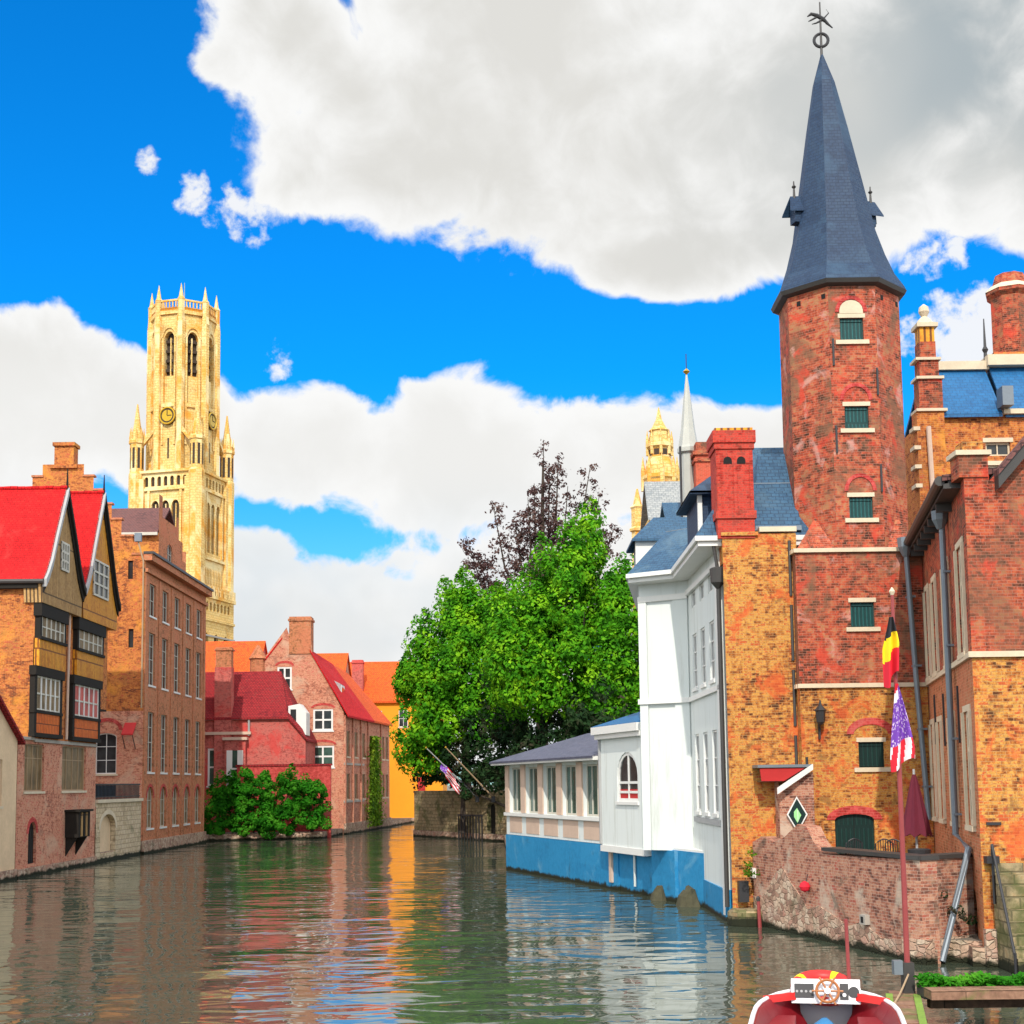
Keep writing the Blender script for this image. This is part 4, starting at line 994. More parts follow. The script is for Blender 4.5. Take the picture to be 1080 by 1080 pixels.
mb = MB(); mb.lathe((6.72, 44.3, 10.9), [(.06, -.2), (.22, 0), (.26, .45), (.2, .5)], M['gutter'], 10); mb.tube([(6.72, 44.3, 11.4), (6.62, 44.3, 12.1)], .06, M['gutter'], 8)
mb.tube([(6.74, 44.32, 10.9), (6.74, 44.32, .5)], .075, M['gutter'], 8); h.part('downpipe', mb)
mb = MB(); B = M['bluebase']
BW = Frame((4.1, 58.8), (6.75, 49.6))
mb.box(BW, 0, BW.L, -1.6, .0, -.5, 1.92, B); mb.box(BW, 4.9, 7.2, -.1, .14, -.5, 1.9, B)
B2 = Frame((6.75, 49.6), (6.78, 44.6)); mb.box(B2, 0, B2.L, -.6, .04, -.5, 1.0, B)
h.part('plinth', mb)
mb = MB(); mb.box(BW, 0, BW.L - .02, -1.55, -.02, 1.92, 2.0, M['whitepaint']); h.part('plinth_top', mb)
mb = MB(); mb.tube([BW(2.9, .08, 3.0), BW(2.9, .08, .3)], .05, M['white'], 8); h.part('waste_pipe', mb)
mb = MB(); mb.box(SW, .6, 6.4, .0, .06, 3.0, 3.2, M['verge']); h.part('ledge', mb)

# ---- low glazed canal wing
h = House('glazed_wing', (2.5, 66, 0), 'low white canal wing with tall glazed bays over a blue plinth', 'pavilion')
F = Frame((-.4, 72.9), (4.35, 57.9)); L = F.L
f = h.facade(F, rect(0, L, 1.85, 5.55), M['white'], .22)
n = 5; pw = .72; u0 = .25; span = (14.0 - u0) / n
for i in range(n):
    a = u0 + i * span + pw * .5; b = u0 + (i + 1) * span - pw * .5
    f.window(a, b, 3.0, 5.3, 3, 1, 'frame_grey', 'glass_green', fw=.09, bw=.07)
h.facade(Frame((2.5, 73.8), (-.4, 72.9)), rect(0, 3.0, 1.85, 5.55), M['white'])
h.facade(Frame((4.35, 57.9), (9, 59)), rect(0, 4.8, 1.85, 5.55), M['white'])
h.finish()
mb = MB()
for i in range(n + 1): u = u0 + i * span; mb.box(F, max(u - pw * .5, .0), u + pw * .5 - .02, -.05, .07, 3.0, 5.4, M['frame_pink'])
mb.build_boxes('pier', h.o)
mb = MB()
for i in range(n): a = u0 + i * span + pw * .5; b = u0 + (i + 1) * span - pw * .5; mb.box(F, a, b, -.05, .02, 1.98, 2.78, M['frame_pink'])
mb.build_boxes('apron_panel', h.o)
mb = MB(); mb.box(F, -.05, 14.1, -.05, .14, 2.82, 2.98, M['whitepaint']); h.part('sill', mb)
mb = MB(); mb.box(F, -.02, L, -2.0, .05, -.5, 1.83, M['bluebase']); h.part('plinth', mb)
mb = MB(); mb.box(F, -1.0, 14.3, -.4, .55, 5.45, 5.62, M['whitepaint']); h.part('fascia', mb)
mb = MB(); SV = M['slate_violet']; P = [F(-1.1, .6, 5.64), F(14.3, .6, 5.64), F(14.3, -3.4, 7.1), F(3.2, -3.4, 7.0)]
mb.prism(P, (0, 0, -.1), SV); Pb = [F(-1.1, .6, 5.64), F(3.2, -3.4, 7.0), F(-1.1, -5, 5.64)]; mb.prism(Pb, (0, 0, -.1), SL)
mb.prism([F(3.2, -3.4, 7.0), F(14.3, -3.4, 7.1), F(14.3, -7, 5.6), F(-1.1, -7, 5.6)], (0, 0, -.1), SL)
h.part('roof', mb)
# arched window bay
h = House('arched_bay', (4.4, 57.5, 0), 'white bay with round-arched window and red curtain, corbelled over the blue plinth', 'bay')
F = Frame((3.72, 59.35), (5.12, 54.6)); L = F.L
F = Frame((3.72 - .02, 58.85), (5.12 - .02, 54.1)); L = F.L
f = h.facade(F, rect(0, L, 1.85, 6.6), M['white'], .18)
f.window(2.0, 4.3, 3.7, 5.7, 2, 3, 'whitepaint', 'glass', rise=.95, fw=.13, bw=.1, sill='whitepaint', zt=4.85, rec=.1)
mb = MB(); mb.face([F(u, -.08, z) for u, z in rect(2.1, 4.2, 3.75, 4.2)], M['red_awning']); h.part('curtain', mb)
h.facade(Frame((5.0, 60.2), F.p.xy), rect(0, Vector((5.0 - F.p.x, 60.2 - F.p.y)).length, 1.85, 6.6), M['white'])
h.finish()
mb = MB(); mb.box(F, -.15, L + .1, -1.4, .2, 6.3, 6.5, M['whitepaint']); mb.box(F, -.25, L + .1, -1.6, .32, 6.5, 6.82, M['whitepaint']); h.part('cornice', mb)
mb = MB(); mb.slab(F(-.25, .3, 6.84), F(L, .3, 6.84), F(L, -1.8, 7.5), F(.2, -1.8, 7.5), .06, M['slate_bright']); h.part('roof', mb)
mb = MB(); mb.box(F, -.02, L, -1.4, .06, 1.6, 1.86, M['whitepaint']); mb.box(F, .25, .55, -.5, -.2, .3, 1.6, M['frame_pink']); mb.box(F, .0, .1, 0, .1, 1.9, 6.3, M['verge']); h.part('corbel', mb)

# mossy broken stones at the foot of the plinth
for k, (x, y, s, lab) in enumerate(((5.55, 53.2, .62, 'dark mossy stone at the foot of the blue plinth, further from the corner'), (6.35, 50.6, .75, 'larger dark mossy stone at the foot of the blue plinth near the downpipe'))):
    mb = MB(); rr = random.Random(k); prof = []
    n = 12
    ring = [[Vector((x + (s * .9 * math.cos(2*math.pi*i/n)) * (1 - .22 * j) * rr.uniform(.8, 1.15), y + s * 1.3 * math.sin(2*math.pi*i/n) * (1 - .22 * j) * rr.uniform(.8, 1.15), -.3 + j * s * .42 * rr.uniform(.9, 1.1))) for i in range(n)] for j in range(4)]
    for j in range(3):
        for i in range(n): mb.face([ring[j][i], ring[j][(i+1)%n], ring[j+1][(i+1)%n], ring[j+1][i]], M['moss'] if 'moss' in M else M.setdefault('moss', plain('mossy stone', (.06, .055, .03), .95, var=.5, vs=3)))
    mb.face(ring[3], M['moss']); o = mb.build('mossy_stone', None, origin=(x, y, 0), weld=True); tag(o, lab, 'stone', 'mossy stones at the plinth')

# ---- yellow brick house between the white house and the tower
h = House('yellow_brick_house', (8, 46.5, 0), 'narrow yellow brick house with tall red chimney, between white house and tower', 'house')
F = Frame((6.86, 44.0), (9.25, 44.0)); f = h.facade(F, rect(0, 2.39, -.3, 12.45), M['brick_yellow'])
h.facade(Frame((6.86, 50), (6.86, 44.0)), rect(0, 6, 11.5, 12.45), M['brick_yellow'])
h.finish()
mb = MB(); mb.box(F, -.05, 1.15, .0, .1, 12.38, 12.5, M['brick_yellow']); mb.box(F, 1.2, 2.4, -.3, .08, 12.5, 12.66, M['stone']); h.part('coping', mb)
mb = MB(); RD = masonry('chimney red brick', .24, .08, [(.40,.03,.02),(.56,.045,.03),(.64,.07,.045),(.35,.05,.035)], (.36,.10,.07), stains=[((.16,.05,.03), .9, .56, .7, .7)])
cx0, cx1, cy0, cy1 = 6.72, 7.92, 43.96, 45.2
mb.box(XYZ, cx0, cx1, cy0, cy1, 12.3, 15.45, RD); mb.box(XYZ, cx0 - .06, cx1 + .06, cy0 - .06, cy1 + .06, 12.95, 13.2, RD); mb.box(XYZ, cx0 - .05, cx1 + .05, cy0 - .05, cy1 + .05, 15.25, 15.45, RD)
mb.box(XYZ, cx0 - .1, cx1 + .1, cy0 - .1, cy1 + .1, 15.45, 15.85, RD); mb.box(XYZ, cx0 - .02, cx1 + .02, cy0 - .02, cy1 + .02, 15.85, 15.95, M['timber_orange'])
c = h.part('chimney', mb)
mb = MB(); FC = Frame((cx0, cy0), (cx1, cy0))
for u in (.38, .82):
    mb.face([FC(a, .006, b) for a, b in [(u - .14, 14.75), (u + .14, 14.75)] + arc_top(u - .14, u + .14, 14.85, 15.0, 6)], M['void'])
for u in (.02, .55, 1.08): mb.box(FC, u, u + .1, 0, .05, 13.2, 14.7, RD)
mb.build('flue_niches', c)
mb = MB(); SL2 = M['slate']
mb.slab((7.95, 44.3, 12.7), (9.5, 44.3, 12.7), (9.5, 46.2, 15.6), (8.5, 46.2, 15.6), .12, SL2); mb.prism([(7.95, 44.3, 12.7), (8.5, 46.2, 15.6), (7.95, 48.2, 12.7)], (.1, 0, -.1), SL2)
mb.slab((7.95, 48.2, 12.7), (8.5, 46.2, 15.6), (9.5, 46.2, 15.6), (9.5, 48.2, 12.7), .12, SL2)
mb.box(XYZ, 7.95, 9.5, 44.25, 44.4, 12.6, 12.75, M['lead'])
h.part('roof', mb)
mb = MB(); mb.slab((8.0, 49.2, 14.2), (10.5, 49.2, 14.2), (10.5, 51, 17.0), (8.9, 51, 17.0), .12, SL2); mb.prism([(8.0, 49.2, 14.2), (8.9, 51, 17.0), (8.0, 53, 14.2)], (.1, 0, -.1), SL2); mb.box(XYZ, 8.1, 10.5, 49.4, 53, 12.3, 14.2, M['brick_yellow']); h.part('rear_roof', mb)
mb = MB()
for k in range(5): mb.tube([(9.02, 43.98, 12.2 - k * 2.1), (9.02, 43.98, 10.4 - k * 2.1)], .05, M['gutter'], 6)
h.part('downpipe', mb)

# ---- lean-to with the red fascia, and the diamond sign
h = House('lean_to', (8.6, 43.5, 0), 'small brick lean-to with red fascia and white barge board, between yellow wall and tower', 'lean-to')
F = Frame((8.3, 43.3), (9.35, 43.1)); f = h.facade(F, [(0, 1.8), (F.L, 1.8), (F.L, 4.75), (0, 4.25)], M['brick_terrace'])
h.facade(Frame((8.3, 44), (8.3, 43.3)), rect(0, .7, 1.8, 4.43), M['brick_terrace'])
h.facade(Frame((9.35, 43.1), (9.35, 44)), rect(0, .9, 1.8, 4.7), M['brick_terrace']); h.finish()
mb = MB(); mb.slab((7.65, 43.05, 4.62), (8.22, 42.95, 4.28), (9.35, 43.0, 4.98), (9.3, 43.99, 5.0), .08, M['lead']) if False else None
mb.prism([(7.6, 43.98, 4.88), (9.3, 43.98, 4.88), (9.3, 43.0, 4.88), (7.6, 43.0, 4.88)], (0, 0, .09), M['lead']); mb.prism([(7.75, 43.97, 4.44), (8.35, 43.97, 4.44), (8.35, 43.1, 4.44), (7.75, 43.1, 4.44)], (0, 0, .02), M['gutter']); h.part('roof', mb)
mb = MB(); mb.prism([(7.72, 43.05, 4.46), (8.42, 43.05, 4.46), (9.1, 43.05, 4.86), (7.68, 43.05, 4.86)], (0, .07, 0), M['red_awning']); h.part('fascia', mb)
mb = MB(); mb.prism([(8.18, 42.92, 4.05), (9.32, 42.95, 4.8), (9.32, 42.95, 4.98), (8.18, 42.92, 4.25)], (0, .06, 0), M['whitepaint']); h.part('barge_board', mb)
o = thing('diamond_sign', (8.82, 43.15, 3.4), 'diamond shaped dark green sign with pale green emblem and white border on the lean-to', 'sign')
FS = Frame((8.52, 43.2), (9.12, 43.1)); 
def dia(r, w, d0, d1, m):
    mb = MB(); mb.prism([FS(.3, d0, 3.42 - r), FS(.3 + w, d0, 3.42), FS(.3, d0, 3.42 + r), FS(.3 - w, d0, 3.42)], FS.n * (d1 - d0), m); return mb
dia(.56, .32, .02, .06, M['whitepaint']).build('border', o); dia(.49, .27, .061, .07, M['dark_green']).build('panel', o)
M['lime'] = plain('pale green enamel', (.28, .62, .25), .5, var=.05)
mb = MB(); mb.prism([FS(.3, .071, 3.16), FS(.42, .071, 3.40), FS(.36, .071, 3.50), FS(.3, .071, 3.62), FS(.2, .071, 3.5), FS(.2, .071, 3.34)], FS.n * .01, M['lime']); mb.build('emblem', o)
mb = MB(); mb.prism([FS(.31, .082, 3.2), FS(.325, .082, 3.2), FS(.325, .082, 3.56), FS(.31, .082, 3.56)], FS.n * .004, M['whitepaint']); mb.build('emblem_line', o)

# ---- the octagonal stair tower
h = House('brick_tower', (11.1, 45.55, 0), 'tall red brick tower, octagonal above a square foot, with pointed navy slate spire', 'tower')
TX0, TX1, TY0, TY1 = 9.1, 13.15, 43.5, 47.6; cx, cy = 11.27, 45.55; AP = 1.86
F = Frame((TX0, TY0), (TX1, TY0)); T = lambda x: x - TX0
lo = h.facade(F, rect(0, 4.05, 0, 7.4), M['brick_yellow']); md = h.facade(F, rect(0, 4.05, 7.4, 11.75), M['brick_red'])
md.shutter(T(10.8), T(11.56), 9.3, 10.1)
lo.shutter(T(10.89), T(11.7), 4.85, 5.65, 'dark_green'); h.part('arch', lo.arch_band(T(10.75), T(11.84), 5.9, 6.2, .22, 'brick_scarlet'))
hh = lo.hole(T(10.06), T(11.3), 1.95, 3.4, .18, .16); mb = MB(); mb.face([F(u, -.1, z) for u, z in hh], M['dark_green']); mb.box(F, T(10.67), T(10.69), -.1, -.085, 2, 3.35, M['void']); h.part('door', mb, 'dark green double door')
h.part('arch', lo.arch_band(T(10.06), T(11.3), 3.22, 3.4, .26, 'brick_scarlet'))
for p, q_ in (((TX0, TY1), (TX0, TY0)), ((TX1, TY0), (TX1, TY1)), ((TX1, TY1), (TX0, TY1))):
    FF = Frame(p, q_); h.facade(FF, rect(0, FF.L, 0, 7.4), M['brick_yellow']); h.facade(FF, rect(0, FF.L, 7.4, 11.75), M['brick_red'])
s8 = AP * math.tan(math.pi / 8)
class OF:
    def __init__(s, k, a=AP):
        ang = -math.pi / 2 + k * math.pi / 4; s.n = Vector((math.cos(ang), math.sin(ang), 0)); s.e = Vector((-s.n.y, s.n.x, 0)); s.c = Vector((cx, cy, 0)) + s.n * a - s.e * (a * math.tan(math.pi / 8))
    def __call__(s, u, d, z): return s.c + s.e * u + s.n * d + Vector((0, 0, z))
for k in range(8):
    FF = OF(k); o8 = h.facade(FF, rect(0, 2 * s8, 11.75, 20.75), M['brick_red'])
    if k == 0:
        b = cx - s8
        o8.shutter(10.85 - b, 11.62 - b, 18.75, 19.5); o8.shutter(10.9 - b, 11.68 - b, 15.8, 16.55); o8.shutter(10.94 - b, 11.7 - b, 12.85, 13.55)
        mb = MB(); mb.prism([FF(u, .0, z) for u, z in [(10.85 - b, 19.65), (11.62 - b, 19.65)] + arc_top(10.85 - b, 11.62 - b, 19.75, 20.1, 8)], FF.n * .02, M['stone']); h.part('tympanum', mb)
        for x0, x1, z0, z1 in ((10.83, 11.64, 19.7, 20.12), (10.88, 11.7, 16.75, 17.2), (10.92, 11.72, 13.75, 14.2)):
            h.part('arch', o8.arch_band(x0 - b, x1 - b, z0, z1, .12, 'brick_scarlet', .03))
    if k in (1, 7):
        mb = MB()
        for u in (.35, 1.3): mb.box(FF, u, u + .14, -.02, .015, 20.2, 20.36, M['void'])
        mb.build_boxes('putlog_hole', h.o)
h.finish()
mb = MB()   # broaches from square to octagon
for sx, sy in ((1, 1), (1, -1), (-1, 1), (-1, -1)):
    c = Vector((TX1 if sx > 0 else TX0, cy + sy * 2.04, 11.75)); a = Vector((cx + sx * s8, cy + sy * 1.9, 11.75)); b = Vector((cx + sx * 1.88, cy + sy * s8, 11.75)); t = Vector((cx + sx * 1.32, cy + sy * 1.32, 13.0))
    cen = Vector((cx, cy, 11.9))
    for tri in ((a, c, t), (c, b, t)): mb.outface(list(tri), cen, M['brick_red'])
mb.prism([(TX0, TY0, 11.74), (TX1, TY0, 11.74), (TX1, TY1, 11.74), (TX0, TY1, 11.74)], (0, 0, .02), M['grey_stone']) if False else None
mb.build_boxes('broach', h.o, 2)
mb = MB(); mb.box(XYZ, TX0 + .01, TX1 - .01, TY0 + .01, TY1 - .01, 11.6, 11.76, M['stone']); h.part('set_off', mb)
mb = MB()
for z in (7.38, 11.72):
    mb.box(XYZ, TX0 - .07, TX1 + .07, TY0 - .09, TY0 + .1, z, z + .13, M['stone']); mb.box(XYZ, TX0 - .09, TX0 + .05, TY0 + .1, TY1, z, z + .13, M['stone'])
h.part('string_course', mb)
prof = [(2.1, 20.78), (2.05, 20.92), (1.78, 21.4), (1.54, 22.1), (1.30, 23.0), (1.0, 24.8), (.66, 26.8), (.35, 28.5), (.03, 29.6)]
k8 = 1 / math.cos(math.pi / 8)
mb = MB(); mb.lathe((cx, cy, 0), [(r * k8, z) for r, z in prof], M['slate_dark'], 8, -math.pi / 2 + math.pi / 8)
for v in mb.v: v.x -= max(0, v.z - 20.8) * .026        # the old spire leans a little
sp_ = h.part('spire', mb)
mb = MB(); mb.lathe((cx, cy, 0), [(1.88 * k8, 20.58), (2.06 * k8, 20.64), (2.12 * k8, 20.77)], M['gutter'], 8, -math.pi / 2 + math.pi / 8); mb.build('eaves', sp_)
for ang, zz in ((-math.pi + .25, 23.6), (0.12, 23.6), (math.pi / 2, 23.6)):
    dz = .9   # small hooded dormers
    d = Vector((math.cos(ang), math.sin(ang), 0)); e = Vector((-d.y, d.x, 0)); p = Vector((cx - .08, cy, 0)) + d * 1.1
    V = lambda a, b, z: p + d * a + e * b + Vector((0, 0, z + .9))
    mb = MB(); mb.prism([V(.0, -.2, 22.45), V(.0, .2, 22.45), V(.0, .2, 23.0), V(.0, 0, 23.25), V(.0, -.2, 23.0)], d * .38, M['slate_dark'])
    mb.prism([V(-.3, -.3, 22.85), V(-.3, 0, 23.45), V(.45, 0, 23.35), V(.62, -.32, 22.75)], (0, 0, .05), M['slate_dark']); mb.prism([V(-.3, .3, 22.85), V(-.3, 0, 23.45), V(.45, 0, 23.35), V(.62, .32, 22.75)], (0, 0, .05), M['slate_dark'])
    mb.tube([V(.3, 0, 23.3), V(.3, 0, 23.95)], [.05, .02], M['gutter'], 6); mb.lathe(V(.3, 0, 23.75), [(.01, -.09), (.08, 0), (.01, .09)], M['gutter'], 8)
    h.part('spire_dormer', mb)
mb = MB(); ax = cx - .235; mb.tube([(ax, cy, 29.3), (ax, cy, 31.5)], [.05, .025], M['gutter'], 6); mb.torus((ax, cy, 30.1), (.1, 1, 0), .24, .055, M['dark_metal'], 20, 8); h.part('finial', mb)
V = lambda x, z: Vector((ax + x, cy + .02 * x, 30.85 + z)); mb = MB()   # rampant beast of the vane
for pts, r in (([V(.28, -.15), V(.1, .02), V(-.12, .16), V(-.32, .22)], [.03, .075, .07, .05]), ([V(-.3, .22), V(-.45, .12)], [.06, .02]), ([V(-.12, .1), V(-.34, -.02), V(-.42, -.06)], [.04, .03, .015]),
               ([V(.08, .0), V(-.15, -.12), V(-.3, -.16)], [.05, .03, .015]), ([V(.12, .05), V(.3, .25), V(.22, .38)], [.03, .02, .01]), ([V(.2, -.1), V(.42, -.3)], [.05, .02])):
    mb.tube(pts, r, M['dark_metal'], 8)
h.part('weathervane', mb)
mb = MB(); mb.tube([(9.24, TY0 - .04, 2.6), (9.24, TY0 - .04, 5.2)], .04, M['dark_metal'], 6); h.part('lightning_rod', mb)
mb = MB()
for x, z in ((10.6, 15.0), (10.6, 17.9), (12.0, 16.9), (12.0, 13.7)): mb.box(XYZ, x - .03, x + .03, 43.62, 43.72, z, z + .9, M['dark_metal'])
mb.build_boxes('wall_anchor', h.o)
o = thing('wall_lantern', (9.66, 43.4, 6.4), 'black iron wall lantern on the yellow foot of the brick tower', 'lantern')
mb = MB(); mb.box(XYZ, 9.63, 9.69, 43.38, 43.5, 5.75, 6.5, M['dark_metal']); mb.tube([(9.66, 43.45, 6.1), (9.66, 43.2, 6.25)], .025, M['dark_metal'], 6); mb.build('bracket', o)
mb = MB(); mb.lathe((9.66, 43.18, 6.2), [(.05, 0), (.13, .08), (.16, .42), (.2, .45), (.05, .62), (.02, .78)], M['dark_metal'], 6); mb.build('lamp', o)

# ---- right wing
h = House('brick_wing', (14.5, 37, 0), 'dark red and yellow brick wing with stone-framed windows, dark eaves and gable to the canal', 'house')
P0, P1 = (13.38, 44.55), (11.18, 33.3); F = Frame(P0, P1); L = F.L
jm = MB(); up = h.facade(F, rect(0, L, 7.45, 12.0), M['brick_wing'], .25); dn = h.facade(F, rect(0, L, -.3, 7.45), M['brick_brown'], .25)
for a, b in ((1.3, 2.3), (3.4, 4.4), (6.3, 7.5), (9.5, 10.7)):
    up.window(a, b, 7.62, 10.35, 2, 3, 'stone', 'glass', fw=.16, bw=.12, sill='stone', lintel='stone', so=.1, rec=.1)
    for q0, q1 in ((a - .16, a - .002), (b + .002, b + .16)):
        jm.box(F, q0, q1, -.05, .07, 7.6, 10.35, M['stone']); jm.box(F, q0, q1, -.05, .07, 3.3, 6.15, M['stone'])
    dn.window(a, b, 3.3, 6.15, 2, 3, 'stone', 'glass', fw=.15, bw=.12, sill='stone', lintel='stone', so=.1, rec=.1)
jm.build_boxes('jamb', h.o)
hh = dn.hole(9.3, 10.3, .5, 1.75, .55, .5); mb = MB(); mb.face([F(u, -.45, z) for u, z in hh], M['void']); h.part('water_arch', mb)
FR = Frame(P1, (19, 33.3)); LR = FR.L
fr = h.facade(FR, [(0, -.3), (LR, -.3), (LR, 7.45), (0, 7.45)], M['brick_yellow'])
fu = h.facade(FR, [(0, 7.45), (LR, 7.45), (LR, 12), (LR / 2, 15.3), (.62, 11.75), (.62, 11.9), (0, 11.9)], M['brick_wing'])
fr.window(3.0, 4.4, 3.3, 6.15, 2, 3, 'stone', 'glass', sill='stone', lintel='stone'); fu.window(3.0, 4.4, 8, 10.6, 2, 3, 'stone', 'glass', sill='stone', lintel='stone')
h.facade(Frame((19, 33.3), (19, 46)), rect(0, 12.7, 0, 12), M['brick_wing'])
h.finish()
mb = MB(); mb.box(F, .05, L + .1, -.05, .09, 7.4, 7.54, M['stone']); mb.box(FR, -.09, LR, -.05, .09, 7.4, 7.54, M['stone']); h.part('string_course', mb)
mb = MB(); GB = M['gutter']; mb.box(F, -.4, L - .6, -.1, .42, 11.72, 11.85, GB); mb.tube([F(-.4, .5, 11.92), F(L - .6, .5, 11.92)], .13, GB, 10); mb.box(F, -.4, L - .6, -.3, .3, 11.85, 12.05, GB)
for k in range(9): u = .4 + k * 1.05; mb.box(F, u, u + .12, .0, .4, 11.5, 11.72, GB)
h.part('gutter', mb)
mb = MB(); ridge = 12.6
xr = 15.2
mb.slab(F(-.4, .45, 12.05), F(L - .5, .45, 12.05), Vector((xr, 33.8, ridge)), Vector((xr, 43.5, ridge)), .15, M['tile_brown']); mb.slab((19.3, 33.4, 12.1), (19.3, 44, 12.1), (xr, 43.5, ridge), (xr, 33.8, ridge), .15, M['tile_brown'])
h.part('roof', mb)
mb = MB()   # dark overhanging verge of the front gable
a, b = FR(.75, .0, 11.85), FR(LR / 2, 0, 15.42); q_ = FR.n
mb.prism([a - q_ * .5, b - q_ * .5, b + Vector((0, 0, -.34)) - q_ * .5, a + Vector((0, 0, -.34)) - q_ * .5], q_ * .8, GB); mb.prism([a + Vector((0,0,.0)), b, b + Vector((0, 0, .14)), a + Vector((0, 0, .14))], q_ * .36, M['tile_brown'])
a, b = FR(LR + .3, .0, 11.85), FR(LR / 2, 0, 15.42); mb.prism([a, b, b + Vector((0, 0, -.34)), a + Vector((0, 0, -.34))], q_ * .5, GB)
h.part('verge', mb)
mb = MB(); mb.box(FR, -.12, .6, -.6, .04, 11.85, 12.4, M['brick_wing']); mb.box(FR, -.2, .68, -.65, .1, 12.4, 12.52, M['stone']); mb.box(FR, .0, .5, -.55, .02, 12.52, 12.75, M['brick_yellow']); h.part('kneeler', mb)
mb = MB(); PL = M['lead']
mb.tube([(12.56, 43.2, 11.7), (12.75, 43.3, 7.5), (12.95, 43.28, 3.2)], .085, PL, 10); mb.lathe((12.55, 43.2, 11.5), [(.1, 0), (.24, .3), (.26, .6)], PL, 8)
for z in (10.2, 8, 6, 4.2): mb.box(XYZ, 12.5 + (11.7 - z) * .045, 12.75 + (11.7 - z) * .045, 43.2, 43.5, z, z + .06, PL)
h.part('downpipe', mb)
mb = MB(); u = 7.95
mb.tube([F(u, .42, 11.9), F(u, .16, 11.4), F(u, .16, 3.0), Vector((11.35, 34.72, 2.72)), Vector((10.35, 34.02, .05))], .085, PL, 10); mb.lathe(F(u, .2, 11.2), [(.1, 0), (.22, .25), (.24, .5)], PL, 8)
for z in (10, 8, 5.5, 3.5): mb.box(F, u - .12, u + .12, 0, .2, z, z + .06, PL)
h.part('downpipe', mb)
mb = MB(); mb.box(F, 8.9, L, .0, .3, -.4, .45, M['rubble']); mb.box(FR, -.02, LR, -.05, .14, -.4, .9, M['rubble']); h.part('footing', mb)
mb = MB()
for z0, u in ((6.0, 5.2), (6.0, 8.55), (6.1, 2.9)): mb.box(F, u - .03, u + .03, .0, .05, z0 - .6, z0 + .9, M['dark_metal'])
mb.box(FR, .15, .5, 0, .05, 3.35, 3.42, M['dark_metal']); mb.build_boxes('wall_anchor', h.o)
mb = MB(); mb.box(FR, .05, .35, .0, .25, 2.45, 2.62, M['dark_metal']); h.part('meter_box', mb)

# ---- mansion roofs behind the wing
h = House('mansion', (19, 52, 0), 'brick mansion behind the wing with bright blue roof and stepped stone-capped pinnacle', 'house')
F = Frame((15.3, 49), (24, 49)); f = h.facade(F, rect(0, 8.7, 8, 17.6), M['brick_orange'])
f.window(1.25, 2.6, 13.6, 15.75, 2, 2, 'stone', 'glass', lintel='stone', sill='stone'); f.window(2.0, 2.9, 16.1, 16.6, 2, 1, 'stone', 'glass', lintel='stone')
f.window(4.6, 6, 13.6, 16, 2, 2, 'stone', 'glass', lintel='stone', sill='stone')
h.facade(Frame((15.3, 58), (15.3, 49)), rect(0, 9, 8, 17.6), M['brick_orange']); h.facade(Frame((24, 49), (24, 58)), rect(0, 9, 8, 17.6), M['brick_orange']); h.finish()
mb = MB(); gable_roof_x(mb, 15.5, 17.9, 48.8, 50.4, 54, 17.65, 19.75, 17, .15, M['slate_bright']); gable_roof_x(mb, 18.05, 24, 48.9, 50.4, 54, 17.65, 19.85, 17, .15, M['slate_bright']); h.part('roof', mb)
mb = MB(); mb.box(XYZ, 15.4, 18, 50.2, 50.7, 19.7, 20.02, M['stone']); mb.box(XYZ, 17.9, 24, 50.0, 50.8, 19.8, 20.2, M['stone']); mb.box(XYZ, 17.95, 24, 48.75, 49.0, 17.6, 17.78, M['stone']); h.part('ridge', mb)
mb = MB(); R1 = M['brick_wing']; FP = Frame((14.75, 48.7), (15.75, 48.7))
for a, b, z0, z1 in ((.0, 1.0, 8, 17.7), (.12, .98, 17.7, 18.9), (.18, .88, 18.9, 19.6), (.22, .8, 19.6, 20.3)):
    mb.box(FP, a, b, -.6, .0, z0, z1, R1 if z0 > 10 else M['brick_orange'])
p = h.part('pinnacle', mb)
mb = MB()
for z, a, b in ((17.7, .05, 1.05), (18.9, .1, .98), (19.6, .1, .9)): mb.box(FP, a - .06, b + .06, -.68, .08, z, z + .1, M['stone'])
mb.build_boxes('coping', p); mb = MB()
mb.box(FP, .24, .78, -.58, -.02, 20.3, 20.85, M['timber_orange']); mb.box(FP, .14, .9, -.7, .08, 20.85, 21.0, M['stone']); mb.lathe(FP(.52, -.3, 21.0), [(.36, 0), (.22, .2), (.1, .32), (.2, .5), (.17, .68), (.02, .8)], M['stone'], 10)
mb.build('stone_cap', p); mb = MB()
for z in (17.0, 16.3, 15.6, 14.9): mb.box(FP, -.14, .1, -.5, .04, z, z + .14, M['stone'])
mb.build_boxes('quoin', p)
mb = MB(); mb.tube([(15.12, 48.55, 17.1), (15.18, 48.55, 14.4), (14.95, 48.4, 14.1)], .09, M['frame_pink'], 8); h.part('downpipe', mb)
mb = MB(); c = Vector((19.6, 52, 0)); mb.lathe(c, [(.78, 18.5), (.78, 23.0), (.95, 23.15), (.95, 23.3), (.7, 23.5), (.55, 23.95), (.3, 24.0)], M['brick_wing'], 8)
c_ = h.part('chimney', mb); mb = MB(); mb.box(XYZ, 18.5, 20.7, 51, 53, 20.2, 20.6, M['brick_orange']); mb.build('chimney_base', c_); mb = MB(); mb.lathe(c, [(.97, 23.28), (.74, 23.52)], M['stone'], 8, cap=False); mb.build('chimney_cap', c_)
mb = MB(); mb.tube([(17.95, 50.4, 20.1), (17.95, 50.4, 21.7)], [.07, .02], M['dark_metal'], 6); mb.lathe((17.95, 50.4, 20.5), [(.02, -.2), (.12, 0), (.02, .2)], M['dark_metal'], 8); h.part('finial', mb)
